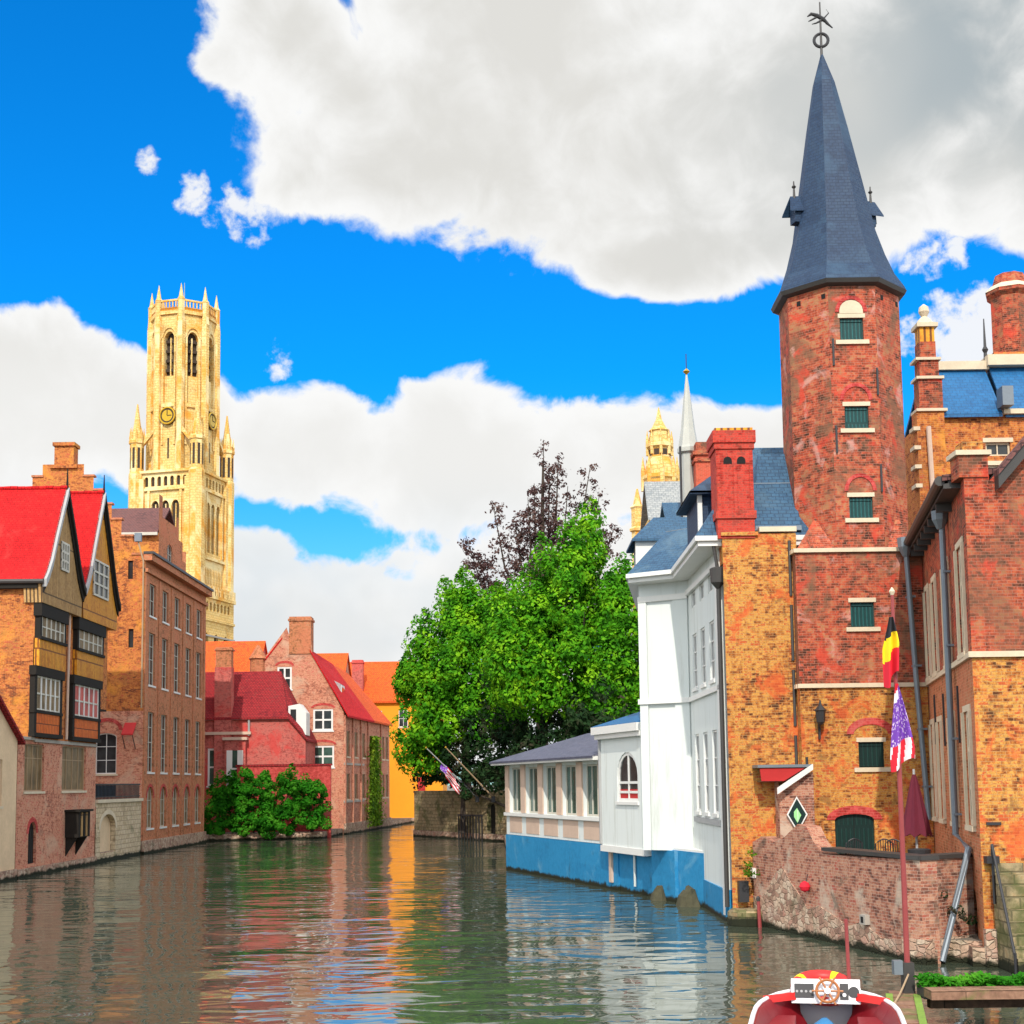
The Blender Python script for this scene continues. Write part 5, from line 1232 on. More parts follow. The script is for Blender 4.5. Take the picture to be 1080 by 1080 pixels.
mb = MB(); mb.box(XYZ, 17.75, 18.15, 48.3, 48.9, 17.8, 18.5, M['lead']); h.part('roof_hatch', mb)

# ---- terrace and its old wall
mb = MB(); mb.prism([(7.7, 43.9, 1.85), (9.85, 34.0, 1.85), (11.45, 34.9, 1.85), (13.1, 43.6, 1.85)], (0, 0, .1), M['grey_stone']); struct('terrace', mb)
o = thing('terrace_wall', (8.8, 39, 0), 'weathered pink brick and rubble terrace wall standing in the canal below the tower', 'wall')
F = Frame((7.5, 43.75), (9.88, 33.9)); L = F.L; mb = MB()
top = [(0, 2.55), (.7, 2.75), (1.6, 2.62), (2.4, 2.8), (3.3, 3.2), (3.9, 3.15), (4.3, 2.75), (4.9, 2.4), (L, 2.5)]
pts = [(0, -.4), (L, -.4)] + top[::-1]; mb.prism([F(u, 0, z) for u, z in pts], F.n * -.45, M['brick_terrace'])
FRt = Frame((9.88, 33.9), (11.5, 34.95)); mb.box(FRt, .0, FRt.L, -.45, -.002, -.3, 2.5, M['brick_terrace']); mb.build('wall', o)
mb = MB(); low_ = [(0, -.5), (L, -.5), (L, .35), (L * .9, .5), (L * .8, .42), (L * .7, .75), (L * .62, .55), (L * .52, .8), (L * .45, .95), (L * .38, .8), (L * .33, 1.15), (L * .27, 1.5), (L * .22, 1.9), (L * .17, 1.7), (L * .1, 1.1), (L * .05, .8), (0, .9)]
mb.prism([F(u, .03, z) for u, z in low_], F.n * -.4, M['rubble']); mb.box(FRt, -.05, FRt.L, -.4, .1, -.5, .6, M['rubble']); mb.build('footing', o)
mb = MB(); mb.box(F, 4.9, L + .05, -.5, .05, 2.5, 2.6, M['gutter']); mb.box(FRt, -.05, FRt.L, -.5, .05, 2.505, 2.605, M['gutter']); mb.build('coping', o)
mb = MB(); mb.box(F, L - 2.95, L - 2.65, .0, .14, .7, .95, M['grey_stone']); mb.box(F, L - 2.88, L - 2.74, .1, .145, .74, .9, M['void']); mb.build('drain_stone', o)
# rounded stone pier foot by the yellow wall
mb = MB(); mb.lathe((7.25, 43.6, 0), [(.62, -.5), (.62, .42), (.5, .5), (.02, .5)], M['stone_wall'], 14); b = mb.build('stone_block', None, origin=(7.25, 43.6, 0)); tag(b, 'round mossy stone foot in the water beneath the yellow brick wall', 'stone')
o = thing('utility_box', (7.35, 43.5, 1.0), 'small dark box with white cover low on the yellow brick wall', 'box')
mb = MB(); mb.box(XYZ, 7.02, 7.32, 43.6, 43.99, .7, 1.35, M['dark_metal']); mb.build('case', o); mb = MB(); mb.box(XYZ, 7.45, 7.75, 43.55, 43.99, 1.45, 1.75, M['whitepaint']); mb.build('cover', o)
mb = MB(); F_ = F; p = F(4.0, .16, 1.45); mb.lathe(p, [(.01, -.16), (.12, -.1), (.16, 0), (.12, .1), (.01, .16)], M['flag_red'], 12); mb.tube([p, p + Vector((.1, .03, .35))], .012, M['dark_metal'], 5); b = mb.build('buoy', None, origin=p); tag(b, 'small round red buoy hanging on the terrace wall', 'buoy')

# ---- parasol, chairs and table on the terrace
o = thing('parasol', (11.3, 39.0, 1.95), 'closed maroon parasol standing on the terrace beside the brick wing', 'parasol')
M['maroon'] = plain('maroon cloth', (.11, .008, .022), .85, var=.2, vs=4)
mb = MB(); n = 16; rings = []
for z, r in ((4.6, .04), (4.4, .09), (3.9, .18), (3.3, .29), (2.95, .36)):
    rings.append([Vector((11.3 + r * (1 + .22 * (k % 2)) * math.cos(2*math.pi*k/n), 39 + r * (1 + .22 * (k % 2)) * math.sin(2*math.pi*k/n), z - (.1 if k % 2 and z < 3 else 0))) for k in range(n)])
for a, b in zip(rings, rings[1:]):
    for k in range(n): mb.face([b[k], b[(k+1)%n], a[(k+1)%n], a[k]], M['maroon'])
mb.face(rings[0], M['maroon']); mb.face(rings[-1][::-1], M['maroon']); mb.build('canopy', o, weld=True)
mb = MB(); mb.tube([(11.3, 39, 1.95), (11.3, 39, 4.75)], .035, M['verge'], 8); mb.build('pole', o); mb = MB(); mb.lathe((11.3, 39, 1.95), [(.35, 0), (.35, .08), (.08, .16), (.06, .3)], M['dark_metal'], 14); mb.build('base', o)
def chair():
    o = thing('terrace_chair', (0, 0, 0), 'x', 'chair', 'dark chairs on the terrace'); W_ = M['dark_metal']
    mb = MB(); mb.box(XYZ, -.23, .23, -.22, .24, .43, .47, W_); mb.build('seat', o)
    mb = MB(); n = 7
    pts = [(-.23, .24, .47)] + [(-.23 + .46 * k / n, .28 + .03 * math.sin(math.pi * k / n), .78 + .12 * math.sin(math.pi * k / n)) for k in range(n + 1)] + [(.23, .24, .47)]
    mb.tube(pts, .02, W_, 6)
    for k in range(1, n): x = -.23 + .46 * k / n; mb.tube([(x, .24, .47), (x, .28 + .03 * math.sin(math.pi * k / n), .78 + .12 * math.sin(math.pi * k / n))], .012, W_, 5)
    mb.build('backrest', o)
    for x in (-.2, .2):
        for y in (-.19, .21): mb = MB(); mb.tube([(x, y, 0), (x * .95, y * .95, .44)], .018, W_, 6); mb.build('leg', o)
    return o
c0 = chair(); spots = [(9.35, 38.7, -170, 'dark chair on the terrace in front of the green tower door'), (10.15, 38.2, 170, 'dark chair on the terrace midway between green door and flagpole'), (10.45, 38.0, 150, 'dark chair on the terrace nearest the flagpole, left of the parasol')]
for i, (x, y, a, lab) in enumerate(spots):
    if i == 0: c0.location = (x, y, 1.95); c0.rotation_euler = (0, 0, R(a)); c0['label'] = lab
    else: dup(c0, (x, y, 1.95), R(a), lab)
o = thing('planter_pot', (10.95, 37.6, 1.95), 'round dark pot under the closed maroon parasol', 'pot'); mb = MB(); mb.lathe((10.95, 37.6, 1.95), [(.18, 0), (.28, .3), (.31, .62), (.27, .64), (.25, .5), (.02, .48)], M['dark_metal'], 14); mb.build('pot', o)

# ---- steps to the water with handrails
o = thing('stone_steps', (11.75, 32.7, 0), 'narrow stone steps with black handrails going down to the water at the wing corner', 'steps')
mb = MB(); ns = 9
for k in range(ns): mb.box(XYZ, 11.42, 12.12, 33.28 - (k + 1) * .16, 33.28 - k * .16 + .0, -.5, 2.45 - k * .26, M['stone_wall'])
mb.build('steps', o)
for x in (11.38, 12.16):
    mb = MB(); mb.tube([(x, 33.1, 2.9 if x < 12 else 2.2), (x, 31.9, .4 if x < 12 else .2)], .035, M['dark_metal'], 8); mb.tube([(x, 33.1, 2.9 if x < 12 else 2.2), (x, 33.1, 1.5)], .035, M['dark_metal'], 8); mb.tube([(x, 31.9, .5), (x, 31.9, -.3)], .035, M['dark_metal'], 8); mb.build('handrail', o)

# ================================================================== BEHIND THE RIGHT BANK
h = thing('gilded_turret', (16.6, 150, 0), 'ornate golden stone turret rising behind the white house and slate roofs', 'turret')
mb = MB(); c = Vector((16.7, 150, 0)); mb.lathe(c, [(1.9, 20), (1.9, 34), (1.85, 37.6), (2.05, 37.8), (2.05, 38.2), (1.7, 38.3), (1.6, 39.3), (1.3, 40.2), (1.25, 41.2), (1.55, 41.4), (1.55, 41.8), (1.1, 42), (1.0, 43.2), (1.2, 43.3), (.8, 43.7), (.35, 44.6), (.05, 46)], G, 8); mb.build('shaft', h)
mb = MB()
for k in range(8):
    a = k * math.pi / 4; d = Vector((math.cos(a), math.sin(a), 0))
    mb.lathe(c + d * 1.9, [(.28, 36.5), (.28, 38.8), (.03, 40.4)], G, 5); mb.lathe(c + d * 1.35, [(.2, 40.5), (.2, 42.2), (.03, 43.3)], G, 5)
    d2 = Vector((math.cos(a + .39), math.sin(a + .39), 0)); e = Vector((-d2.y, d2.x, 0))
    for r_, z0, z1 in ((1.72, 35.2, 37), (1.2, 40.4, 41.1)): mb.face([c + d2 * r_ + e * s * .3 + Vector((0, 0, z)) for s, z in ((-1, z0), (1, z0), (1, z1), (-1, z1))], M['bell'])
mb.build('pinnacles', h)
h = thing('gilded_pinnacle', (14.1, 150, 0), 'slim golden stone pinnacle beside the ornate golden turret', 'pinnacle'); mb = MB(); mb.lathe((14.1, 150, 0), [(.75, 20), (.7, 34.5), (.85, 34.7), (.5, 35), (.1, 36.8)], G, 6); mb.build('shaft', h); mb = MB(); mb.lathe((14.1, 150, 0), [(.9, 32), (.95, 32.3), (.72, 32.5)], G, 6, cap=False); mb.build('moulding', h)
h = House('slate_roof_house', (16.5, 140, 0), 'old stone building with pale grey slate roof below the golden turret', 'building')
h.facade(Frame((14, 137), (21, 137)), rect(0, 7, 0, 31), M['gold_stone']); h.facade(Frame((14, 147), (14, 137)), rect(0, 10, 0, 31), M['gold_stone']); h.finish()
mb = MB(); gable_roof_x(mb, 13.9, 21.1, 136.7, 140, 146, 30.9, 35.4, 30.9, .2, M['slate_grey']); h.part('roof', mb)
h = House('spired_house', (11, 81, 0), 'house behind the white one with needle-thin grey spire and tall orange red chimney', 'house')
h.facade(Frame((9.6, 80), (15, 80)), rect(0, 5.4, 0, 19), M['brick_rose']); h.facade(Frame((9.6, 88), (9.6, 80)), rect(0, 8, 0, 19), M['white']); h.finish()
mb = MB(); gable_roof_x(mb, 9.3, 15, 79.7, 83, 88, 18.9, 21.5, 18.9, .2, M['slate']); h.part('roof', mb)
mb = MB(); c = Vector((10.75, 81, 0)); M['lead_light'] = plain('weathered lead', (.42, .42, .38), .5, metal=.2); mb.lathe(c, [(.66, 24.3), (.6, 24.5), (.42, 25.6), (.22, 27.5), (.05, 28.9)], M['lead_light'], 8); s_ = h.part('spire', mb)
mb = MB(); mb.lathe(c, [(.5, 19), (.5, 24.0), (.68, 24.1), (.68, 24.35)], M['lead_light'], 8); mb.build('drum', s_); mb = MB(); mb.tube([c + Vector((0, 0, 28.8)), c + Vector((0, 0, 30.2))], .03, M['dark_metal'], 5); mb.lathe(c + Vector((0, 0, 29.1)), [(.02, -.2), (.22, 0), (.02, .2)], M['gilt'], 10); mb.build('finial', s_)
mb = MB(); RD2 = masonry('orange red chimney brick', .24, .08, [(.58,.09,.045),(.66,.12,.06),(.62,.08,.04)], (.5,.2,.14)); mb.box(XYZ, 10.95, 11.85, 79.5, 80.5, 17, 23.6, RD2); mb.box(XYZ, 10.85, 11.95, 79.4, 80.6, 23.2, 23.4, M['brick_wing']); mb.box(XYZ, 10.8, 12.0, 79.35, 80.65, 23.6, 23.85, M['brick_wing']); mb.box(XYZ, 11.0, 11.8, 79.55, 80.45, 23.85, 24.4, M['brick_wing']); h.part('chimney', mb)
mb = MB(); mb.tube([(10.15, 80.2, 20), (10.15, 80.2, 24.3)], .07, M['dark_metal'], 6); h.part('flue', mb)

# ================================================================== FOREGROUND
# ---- flagpole on the landing, two hanging flags
o = thing('flagpole', (7.15, 25.6, .6), 'tall slim dark red flagpole on the landing stage, carrying two hanging flags', 'flagpole')
M['pole_red'] = plain('dark red pole paint', (.26, .045, .045), .5, var=.25)
mb = MB(); mb.tube([(7.15, 25.6, .5), (7.15, 25.6, 4.6), (7.15, 25.6, 7.95)], [.055, .045, .03], M['pole_red'], 10); mb.build('pole', o)
mb = MB(); mb.box(XYZ, 7.05, 7.25, 25.5, 25.7, .4, 1.15, M['gutter']); mb.box(XYZ, 6.86, 7.02, 25.42, 25.58, .95, 1.2, M['lead']); mb.build('mount', o)
mb = MB(); mb.lathe((7.15, 25.6, 7.95), [(.03, -.03), (.06, .04), (.01, .12)], M['stone'], 8); mb.build('finial', o)
P = Vector((7.12, 25.50, 7.5))
def hang(a, b):       # a across, b down: cloth gathered at the halyard, opening downwards
    w_ = .5 * (.25 + .75 * min(1, b * 2.2)); return Vector(((a - .6) * .28 * w_ * 2 - .03, .10 * math.sin(a * 11 + b * 2) * w_ * 2, -.09 * math.sin(a * 6.5) * b - .25 * (1 - a) * b))
mb = flag_mesh(P, Vector((0, 0, 0)), Vector((0, 0, -1.05)), 20, 30, lambda a, b: M['flag_black'] if b + .08 * a < .33 else (M['flag_yellow'] if b + .12 * a < .66 else M['flag_red']), hang)
f = mb.build('flag', None, weld=True, smooth=True, origin=P); tag(f, 'black, yellow and red flag hanging limp at the top of the pole', 'flag', 'flags on the tall pole')
P = Vector((7.13, 25.50, 6.25))
def hang2(a, b):
    w_ = .12 + .88 * min(1, b * 1.15); return Vector(((a - .34) * .46 * w_, .09 * math.sin(a * 10 + b * 3) * w_, -.07 * math.sin(a * 5 + 1) * b + .16 * (a - .5) * b))
def us2(a, b):
    t = b + .10 * (a - .5)
    if t < .07: return M['flag_red']
    if t < .19 and a < .6: return M['flag_white']
    if t < .72 + .12 * (a - .5): return M['canton']
    return M['flag_red'] if int((a * 5 + b * 2.2)) % 2 == 0 else M['flag_white']
mb = flag_mesh(P, Vector((0, 0, 0)), Vector((0, 0, -1.5)), 30, 36, us2, hang2)
f = mb.build('flag', None, weld=True, smooth=True, origin=P); tag(f, 'starred blue, red and white striped flag hanging limp lower on the pole', 'flag', 'flags on the tall pole')

# ---- landing stage: narrow green walkway and a long timber with planting
M['plank'] = masonry('weathered planks', 2.6, .16, [(.16,.085,.055),(.24,.13,.085),(.30,.17,.11)], (.05,.03,.02), mw=.05, stains=[((.10,.14,.03), 1.1, .5, .7, .6)])
M['plank_dark'] = masonry('wet dark planks', 1.9, .2, [(.05,.03,.02),(.085,.05,.035),(.11,.065,.045)], (.02,.014,.01), mw=.07, wet=.12)
M['algae'] = plain('algae covered timber', (.16, .26, .035), .9, var=.5, vs=4)
o = thing('landing_stage', (8, 24, 0), 'timber landing stage with algae-green walkway and brown plank beam', 'jetty')
mb = MB(); mb.box(XYZ, 7.2, 12.5, 24.35, 24.8, .66, .82, M['plank']); mb.build('beam', o)
FW = Frame((5.35, 19.0), (7.12, 25.9)); LW = FW.L; mb = MB(); wb = .24      # narrow walkway heading back along the boat
for k in range(24): u = LW - k * .3; mb.box(FW, u - .28, u, -wb, wb, .48, .60 + .006 * (k % 3), M['plank'])
mb.build('walkway', o)
mb = MB(); rw = random.Random(3)
for sgn in (-1, 1): mb.box(FW, 0, LW - .6, sgn * wb - .06, sgn * wb + .06, .3, .63, M['algae'])
mb.build('edge_timber', o)
for x, y in ((7.0, 25.6), (9.0, 24.5), (11.2, 24.5), (6.0, 21.6), (6.55, 23.6)):
    mb = MB(); mb.tube([(x, y, -1.2), (x, y, .44)], .11, M['plank'], 8); mb.build('pile', o)
mb = MB(); mb.box(XYZ, 7.35, 12.45, 24.95, 25.15, .42, .655, M['plank_dark']); mb.build('bearer', o)

# ---- boat
o = thing('tour_boat', (5.0, 22.7, .1), 'open red and white canal tour boat with a steering console, moored at the bottom edge', 'boat')
o.rotation_euler = (0, 0, R(-12.3)); loc = Vector(o.location)
def bpart(name, mb, parent=None, **k):      # boat parts are drawn in the boat's own axes: +x right, y=0 stern, -y towards the viewer
    ob = mb.build(name, None, **k); ob.location = (0, 0, 0); ob.parent = parent or o; return ob
M['hull_white'] = plain('white gelcoat', (.78, .78, .80), .35, var=.06); M['hull_red'] = plain('deep red paint', (.20, .008, .014), .4, var=.12); M['bright_red'] = plain('bright red vinyl', (.62, .02, .018), .45, var=.08)
M['boat_dark'] = plain('dark cabin sole', (.014, .010, .010), .9, spec=.1); M['blue_cloth'] = plain('blue cloth', (.03, .16, .34), .8, var=.25, vs=3)
def hw(s):            # half width of the gunwale at distance s from the stern end
    return 1.04 * min(1, (1 - (1 - min(s, 2.6) / 2.6) ** 2.6) ** .5 + .0)
st_ = [.0, .03, .1, .22, .4, .65, 1.0, 1.5, 2.0, 2.6, 4, 6, 8, 9.2, 9.8]
def half(s): 
    w_ = max(hw(s), .40 if s < .2 else 0)
    return w_ if s < 8 else w_ * (1 - ((s - 8) / 2.2) ** 2)
mb = MB(); sec = []
for s in st_:
    w_ = half(s); q = [(-w_, -s, 1.0), (-w_ * 1.03, -s, .75), (-w_ * .92, -s, .25), (-w_ * .6, -s, -.2), (0, -s, -.3), (w_ * .6, -s, -.2), (w_ * .92, -s, .25), (w_ * 1.03, -s, .75), (w_, -s, 1.0)]; sec.append([Vector(p) for p in q])
for a, b in zip(sec, sec[1:]):
    for i in range(8): mb.face([a[i], a[i+1], b[i+1], b[i]], M['hull_red'])
mb.face(sec[0][::-1], M['hull_white']); mb.face(sec[-1], M['hull_white']); bpart('hull', mb, weld=True)
rim = [Vector((-half(s), -s, 1.02)) for s in st_[::-1]] + [Vector((half(s), -s, 1.02)) for s in st_]
mb = MB(); mb.tube(rim, .036, M['hull_white'], 8); bpart('gunwale', mb)
mb = MB()       # inner coaming, red, and sole
inn = [(half(s) - .06, s) for s in st_ if s >= .4]
for (a, s), (b, t) in zip(inn, inn[1:]):
    for sg in (-1, 1):
        q = [Vector((sg * a, -s, 1.0)), Vector((sg * b, -t, 1.0)), Vector((sg * (b - .3), -t, .45)), Vector((sg * (a - .3), -s, .45))]
        mb.face(q if sg < 0 else q[::-1], M['hull_red'])
        q = [Vector((sg * a, -s, 1.0)), Vector((sg * b, -t, 1.0)), Vector((sg * (b + .05), -t, 1.015)), Vector((sg * (a + .05), -s, 1.015))]; mb.face(q[::-1] if sg < 0 else q, M['hull_red'])
bpart('coaming', mb)
mb = MB(); 
for (a, s), (b, t) in zip(inn, inn[1:]): mb.face([(-a + .28, -s, .3), (-b + .28, -t, .3), (b - .28, -t, .3), (a - .28, -s, .3)], M['boat_dark'])
bpart('sole', mb)
mb = MB(); mb.box(XYZ, -.55, .55, -.42, -.02, .92, 1.05, M['hull_white']); bpart('stern_deck', mb)
for sg in (-1, 1): mb = MB(); mb.box(XYZ, sg * .66 - .2, sg * .66 + .2, -7.5, -1.15, .35, .72, M['hull_red']); mb.box(XYZ, sg * .66 - .2, sg * .66 + .2, -7.5, -1.15, .72, .78, M['hull_red']); bpart('bench', mb)
for sg in (-1, 1):
    mb = MB(); mb.prism([(sg * .45, -.62, 1.06), (sg * .95, -1.1, 1.06), (sg * .93, -1.12, .95), (sg * .44, -.64, .95)], (0, -.05, 0), M['bright_red']); bpart('back_cushion', mb)
mb = MB()       # console, tilted panel facing the viewer
mb.prism([(-.53, -.60, .93), (-.53, -.72, .90), (-.53, -.62, 1.25), (-.53, -.5, 1.25)], (1.06, 0, 0), M['hull_white'])
c = bpart('console', mb)
pd = Vector((0, -.97, .25)).normalized()
def onp(x, z, d=.0): t = (z - .90) / .35; return Vector((x, -.72 + .10 * t, z)) + pd * d
mb = MB()
for x0, x1, z0, z1 in ((-.48, -.18, .98, 1.19), (.22, .35, .96, 1.20)):
    mb = MB(); mb.prism([onp(x0, z0, .004), onp(x1, z0, .004), onp(x1, z1, .004), onp(x0, z1, .004)], pd * .012, M['dark_metal']); bpart('instrument_panel', mb, c)
for x, z, r_, mm in [(.43, 1.075, .085, 'dark_metal'), (.285, 1.03, .03, 'hull_white')] + [(-.44 + k * .07, 1.075, .02, 'verge') for k in range(4)]:
    mb = MB(); mb.tube([onp(x, z, .003), onp(x, z, .026)], r_, M[mm], 14); bpart('gauge', mb, c)
M['wheel_wood'] = plain('varnished wood', (.36, .13, .04), .35, var=.2, vs=8)
mb = MB(); cc = onp(.03, 1.075, .12); mb.torus(cc, pd, .17, .022, M['wheel_wood'], 24, 8)
x_ = Vector((1, 0, 0)); y_ = pd.cross(x_)
for k in range(6): a = k * math.pi / 3; d = x_ * math.cos(a) + y_ * math.sin(a); mb.tube([cc, cc + d * .24], [.018, .016], M['wheel_wood'], 6)
mb.tube([cc - pd * .12, cc + pd * .03], .05, M['hull_white'], 10); bpart('steering_wheel', mb)
mb = MB(); mb.tube([(.38, -.12, 1.0), (.36, -.12, 2.15)], .03, M['pole_red'], 8); bpart('stern_pole', mb)
def tr(p): return loc + Matrix.Rotation(R(-12.3), 3, 'Z') @ Vector(p)
p = tr((-.02, -.2, 1.07)); mb = MB(); mb.torus(p, (0, -.3, 1), .42, .11, lambda t: M['flag_yellow'] if int(t * 24) % 6 == 0 else M['bright_red'], 24, 10)
b = mb.build('lifebuoy', None, weld=True, smooth=True, origin=p); tag(b, 'red lifebuoy with yellow bands lying on the stern of the boat', 'lifebuoy')
p = tr((-.05, -1.6, .5)); mb = MB(); nu, nv = 12, 10; rr = random.Random(4)
def cl(i, j): a, b_ = i / nu - .5, j / nv - .5; return p + Vector((a * .85, b_ * .9, .28 * math.exp(-(a * a * 7 + b_ * b_ * 5)) + .035 * math.sin(a * 14 + b_ * 5) + .03 * math.sin(b_ * 13)))
for i in range(nu):
    for j in range(nv): mb.face([cl(i, j), cl(i+1, j), cl(i+1, j+1), cl(i, j+1)], M['blue_cloth'])
b = mb.build('folded_cloth', None, weld=True, smooth=True, origin=p); tag(b, 'crumpled blue cloth lying inside the red boat', 'cloth')
# mooring rope
a = tr((.5, -.35, 1.1)); b = Vector((7.12, 25.45, .95)); mb = MB(); n = 14
mb.tube([a.lerp(b, k / n) + Vector((0, 0, -.5 * math.sin(math.pi * k / n))) for k in range(n + 1)], .018, M['frame_tan'], 6)
r_ = mb.build('mooring_rope', None, smooth=True, origin=a); tag(r_, 'slack pale mooring rope from the boat stern to the flagpole mount', 'rope')
# mooring poles
for x, y, z, m, lab in ((7.52, 42.8, .9, 'pole_red', 'short rusty mooring post in the water at the yellow wall foot'),):
    o = thing('mooring_pole', (x, y, 0), lab, 'mooring pole'); mb = MB(); mb.tube([(x, y, -1), (x - .06, y, z)], [.07, .05], M[m], 8); mb.build('pole', o); mb = MB(); mb.lathe((x - .06, y, z), [(.06, -.1), (.065, .0), (.03, .05)], M['gutter'], 8); mb.build('cap', o)

# ================================================================== PLANTING
def leaves(name, P, N, size, mat, parent=None, origin=(0, 0, 0), seed=0, asp=.55, kind=None, label=None):
    """numpy leaf cards: one rhombus per point P with rough direction N"""
    rg = np.random.default_rng(seed); n = len(P)
    d = N / (np.linalg.norm(N, axis=1)[:, None] + 1e-9) + rg.normal(0, .42, (n, 3)); d /= np.linalg.norm(d, axis=1)[:, None] + 1e-9
    r = rg.normal(0, 1, (n, 3)); x = np.cross(d, r); x /= np.linalg.norm(x, axis=1)[:, None] + 1e-9; y = np.cross(d, x)
    s = (size * rg.uniform(.6, 1.35, n))[:, None]
    V = np.stack([P - x * s, P - y * s * asp + d * s * .12, P + x * s, P + y * s * asp + d * s * .12], 1).reshape(-1, 3) - np.array(origin)
    me = bpy.data.meshes.new(name); me.vertices.add(4 * n); me.vertices.foreach_set('co', V.ravel().astype(np.float32))
    me.loops.add(4 * n); me.loops.foreach_set('vertex_index', np.arange(4 * n, dtype=np.int32))
    me.polygons.add(n); me.polygons.foreach_set('loop_start', np.arange(0, 4 * n, 4, dtype=np.int32)); me.polygons.foreach_set('loop_total', np.full(n, 4, np.int32))
    me.materials.append(mat); me.update(calc_edges=True); me.validate()
    o = bpy.data.objects.new(name, me); S.collection.objects.link(o)
    if parent: o.parent = parent
    else: o.location = origin
    if label: o['label'] = label
    return o
def clumps(lobes, per, nl, cs, seed, flame=1.0, kmin=.72):
    """lobes (cx,cy,cz,rx,ry,rz): pointed tufts near each lobe's skin, leaves near each tuft's skin"""
    rg = np.random.default_rng(seed); P = []; N = []
    for L in lobes:
        c = np.array(L[:3]); r = np.array(L[3:6]); vol = (r[0] * r[1] * r[2]) ** (2 / 3)
        for _ in range(max(3, int(per * vol))):
            d = rg.normal(0, 1, 3); d /= np.linalg.norm(d)
            if d[2] < -.7: continue
            k = rg.uniform(kmin, 1.06) if rg.random() < .88 else rg.uniform(.25, kmin)
            cc = c + d * r * k
            sz = cs * rg.uniform(.65, 1.4) * np.array([1, 1, flame * rg.uniform(.9, 1.45)])
            m = int(nl * rg.uniform(.6, 1.3)); q = rg.normal(0, 1, (m, 3)); q /= np.linalg.norm(q, axis=1)[:, None]
            q *= rg.uniform(.5, 1.0, m)[:, None] ** .5
            q[:, 2] = np.where(q[:, 2] < 0, q[:, 2] * .5, q[:, 2])
            taper = 1 - .72 * np.clip(q[:, 2], 0, 1) ** 1.1; q2 = q * sz; q2[:, :2] *= taper[:, None]
            q2 += rg.normal(0, .05 * cs, (m, 3)); lean = d.copy(); lean[2] = 0
            q2[:, :2] += np.clip(q[:, 2:3], 0, 1) * lean[None, :2] * cs * .45
            P.append(cc + q2); N.append(q * 1.0 + d * .3 + np.array([0, 0, .25]))
    return np.concatenate(P), np.concatenate(N)
M['leaf'] = leafy('green foliage', (.018, .11, .004), (.075, .29, .008), (.25, .50, .014), .25)
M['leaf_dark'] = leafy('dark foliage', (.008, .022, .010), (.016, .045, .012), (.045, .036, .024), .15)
M['leaf_purple'] = leafy('purple foliage', (.06, .035, .035), (.11, .06, .06), (.18, .11, .09), .35)
M['leaf_shrub'] = leafy('shrub foliage', (.010, .09, .004), (.03, .20, .008), (.09, .32, .02), .35)
M['leaf_yellow'] = leafy('ivy foliage', (.05, .12, .008), (.12, .24, .012), (.22, .32, .02), .3)
M['bark'] = plain('bark', (.055, .04, .03), .95, var=.4, vs=3)
def trunk(parent, base, top, r, limbs, seed):
    rg = random.Random(seed); mb = MB(); b = Vector(base); t = Vector(top)
    pts = [b.lerp(t, k / 5) + Vector((rg.uniform(-.2, .2), rg.uniform(-.2, .2), 0)) * (k > 0) for k in range(6)]
    mb.tube(pts, [r * (1 - .75 * k / 5) for k in range(6)], M['bark'], 8); o = mb.build('trunk', parent)
    for i, L in enumerate(limbs):
        a = b.lerp(t, rg.uniform(.3, .8)); e = Vector(L[:3]) + Vector((0, 0, L[5] * .3)); m_ = a.lerp(e, .5) + Vector((0, 0, -.4))
        mb = MB(); mb.tube([a, m_, e], [r * .4, r * .25, r * .08], M['bark'], 6); mb.build('limb', o)
    return o
def tree(loc, lobes, label, cat, mat, per, nl, cs, size, seed, tr_, group=None, flame=1.25, name='tree'):
    o = thing(name, loc, label, cat, group); trunk(o, loc, tr_[0], tr_[1], lobes[:10], seed)
    P, N = clumps(lobes, per, nl, cs, seed, flame); leaves('crown', P, N, size, mat, o, loc, seed); return o
# nearer, taller tree
lb = [(5.1, 99.5, 21.8, 1.5, 1.7, 2.4), (3.7, 99, 19.0, 2.2, 2.4, 2.6), (6.3, 99, 18.8, 2.2, 2.4, 2.8), (2.4, 98.4, 15.8, 2.6, 2.6, 2.8), (5.2, 97.4, 15.6, 2.8, 2.6, 3.2), (7.7, 98.4, 15.2, 2.2, 2.4, 3.0), (1.0, 98, 12.0, 2.8, 2.6, 2.8), (4.0, 96.8, 11.4, 3.0, 2.6, 3.0), (6.8, 97, 11.0, 2.8, 2.6, 3.0), (8.9, 98, 11.6, 2.0, 2.4, 3.2), (8.2, 97.4, 8.6, 2.4, 2.2, 2.0), (0.6, 98.6, 14.6, 2.2, 2.2, 2.8)]
tree((4.8, 100, .5), lb, 'tallest bright green tree, its flame-shaped crown touching the white house', 'tree', M['leaf'], 3.0, 330, 1.15, .17, 3, ((5, 100, 20), .55), 'green trees by the canal', 1.55)
lb = [(-4.3, 113, 19.0, 1.4, 1.8, 2.6), (-5.6, 112.5, 15.8, 2.2, 2.4, 2.8), (-2.2, 112, 16.8, 2.4, 2.6, 3.0), (-6.9, 112, 12.4, 2.2, 2.4, 2.8), (-4.0, 110.8, 13.4, 2.8, 2.6, 3.0), (-0.8, 111, 13.6, 2.6, 2.6, 3.0), (-7.7, 112, 9.0, 2.0, 2.2, 2.4), (-4.8, 110.8, 9.8, 2.8, 2.6, 2.6), (-1.6, 110.4, 9.6, 2.8, 2.6, 2.6), (-7.0, 112.4, 7.0, 1.8, 1.8, 1.6), (0.6, 111, 16.0, 2.2, 2.2, 2.6)]
tree((-4, 113, .5), lb, 'second bright green tree, lower and further, over the stone garden wall by the ochre house', 'tree', M['leaf'], 3.0, 330, 1.2, .18, 5, ((-4, 113, 17), .5), 'green trees by the canal', 1.55)
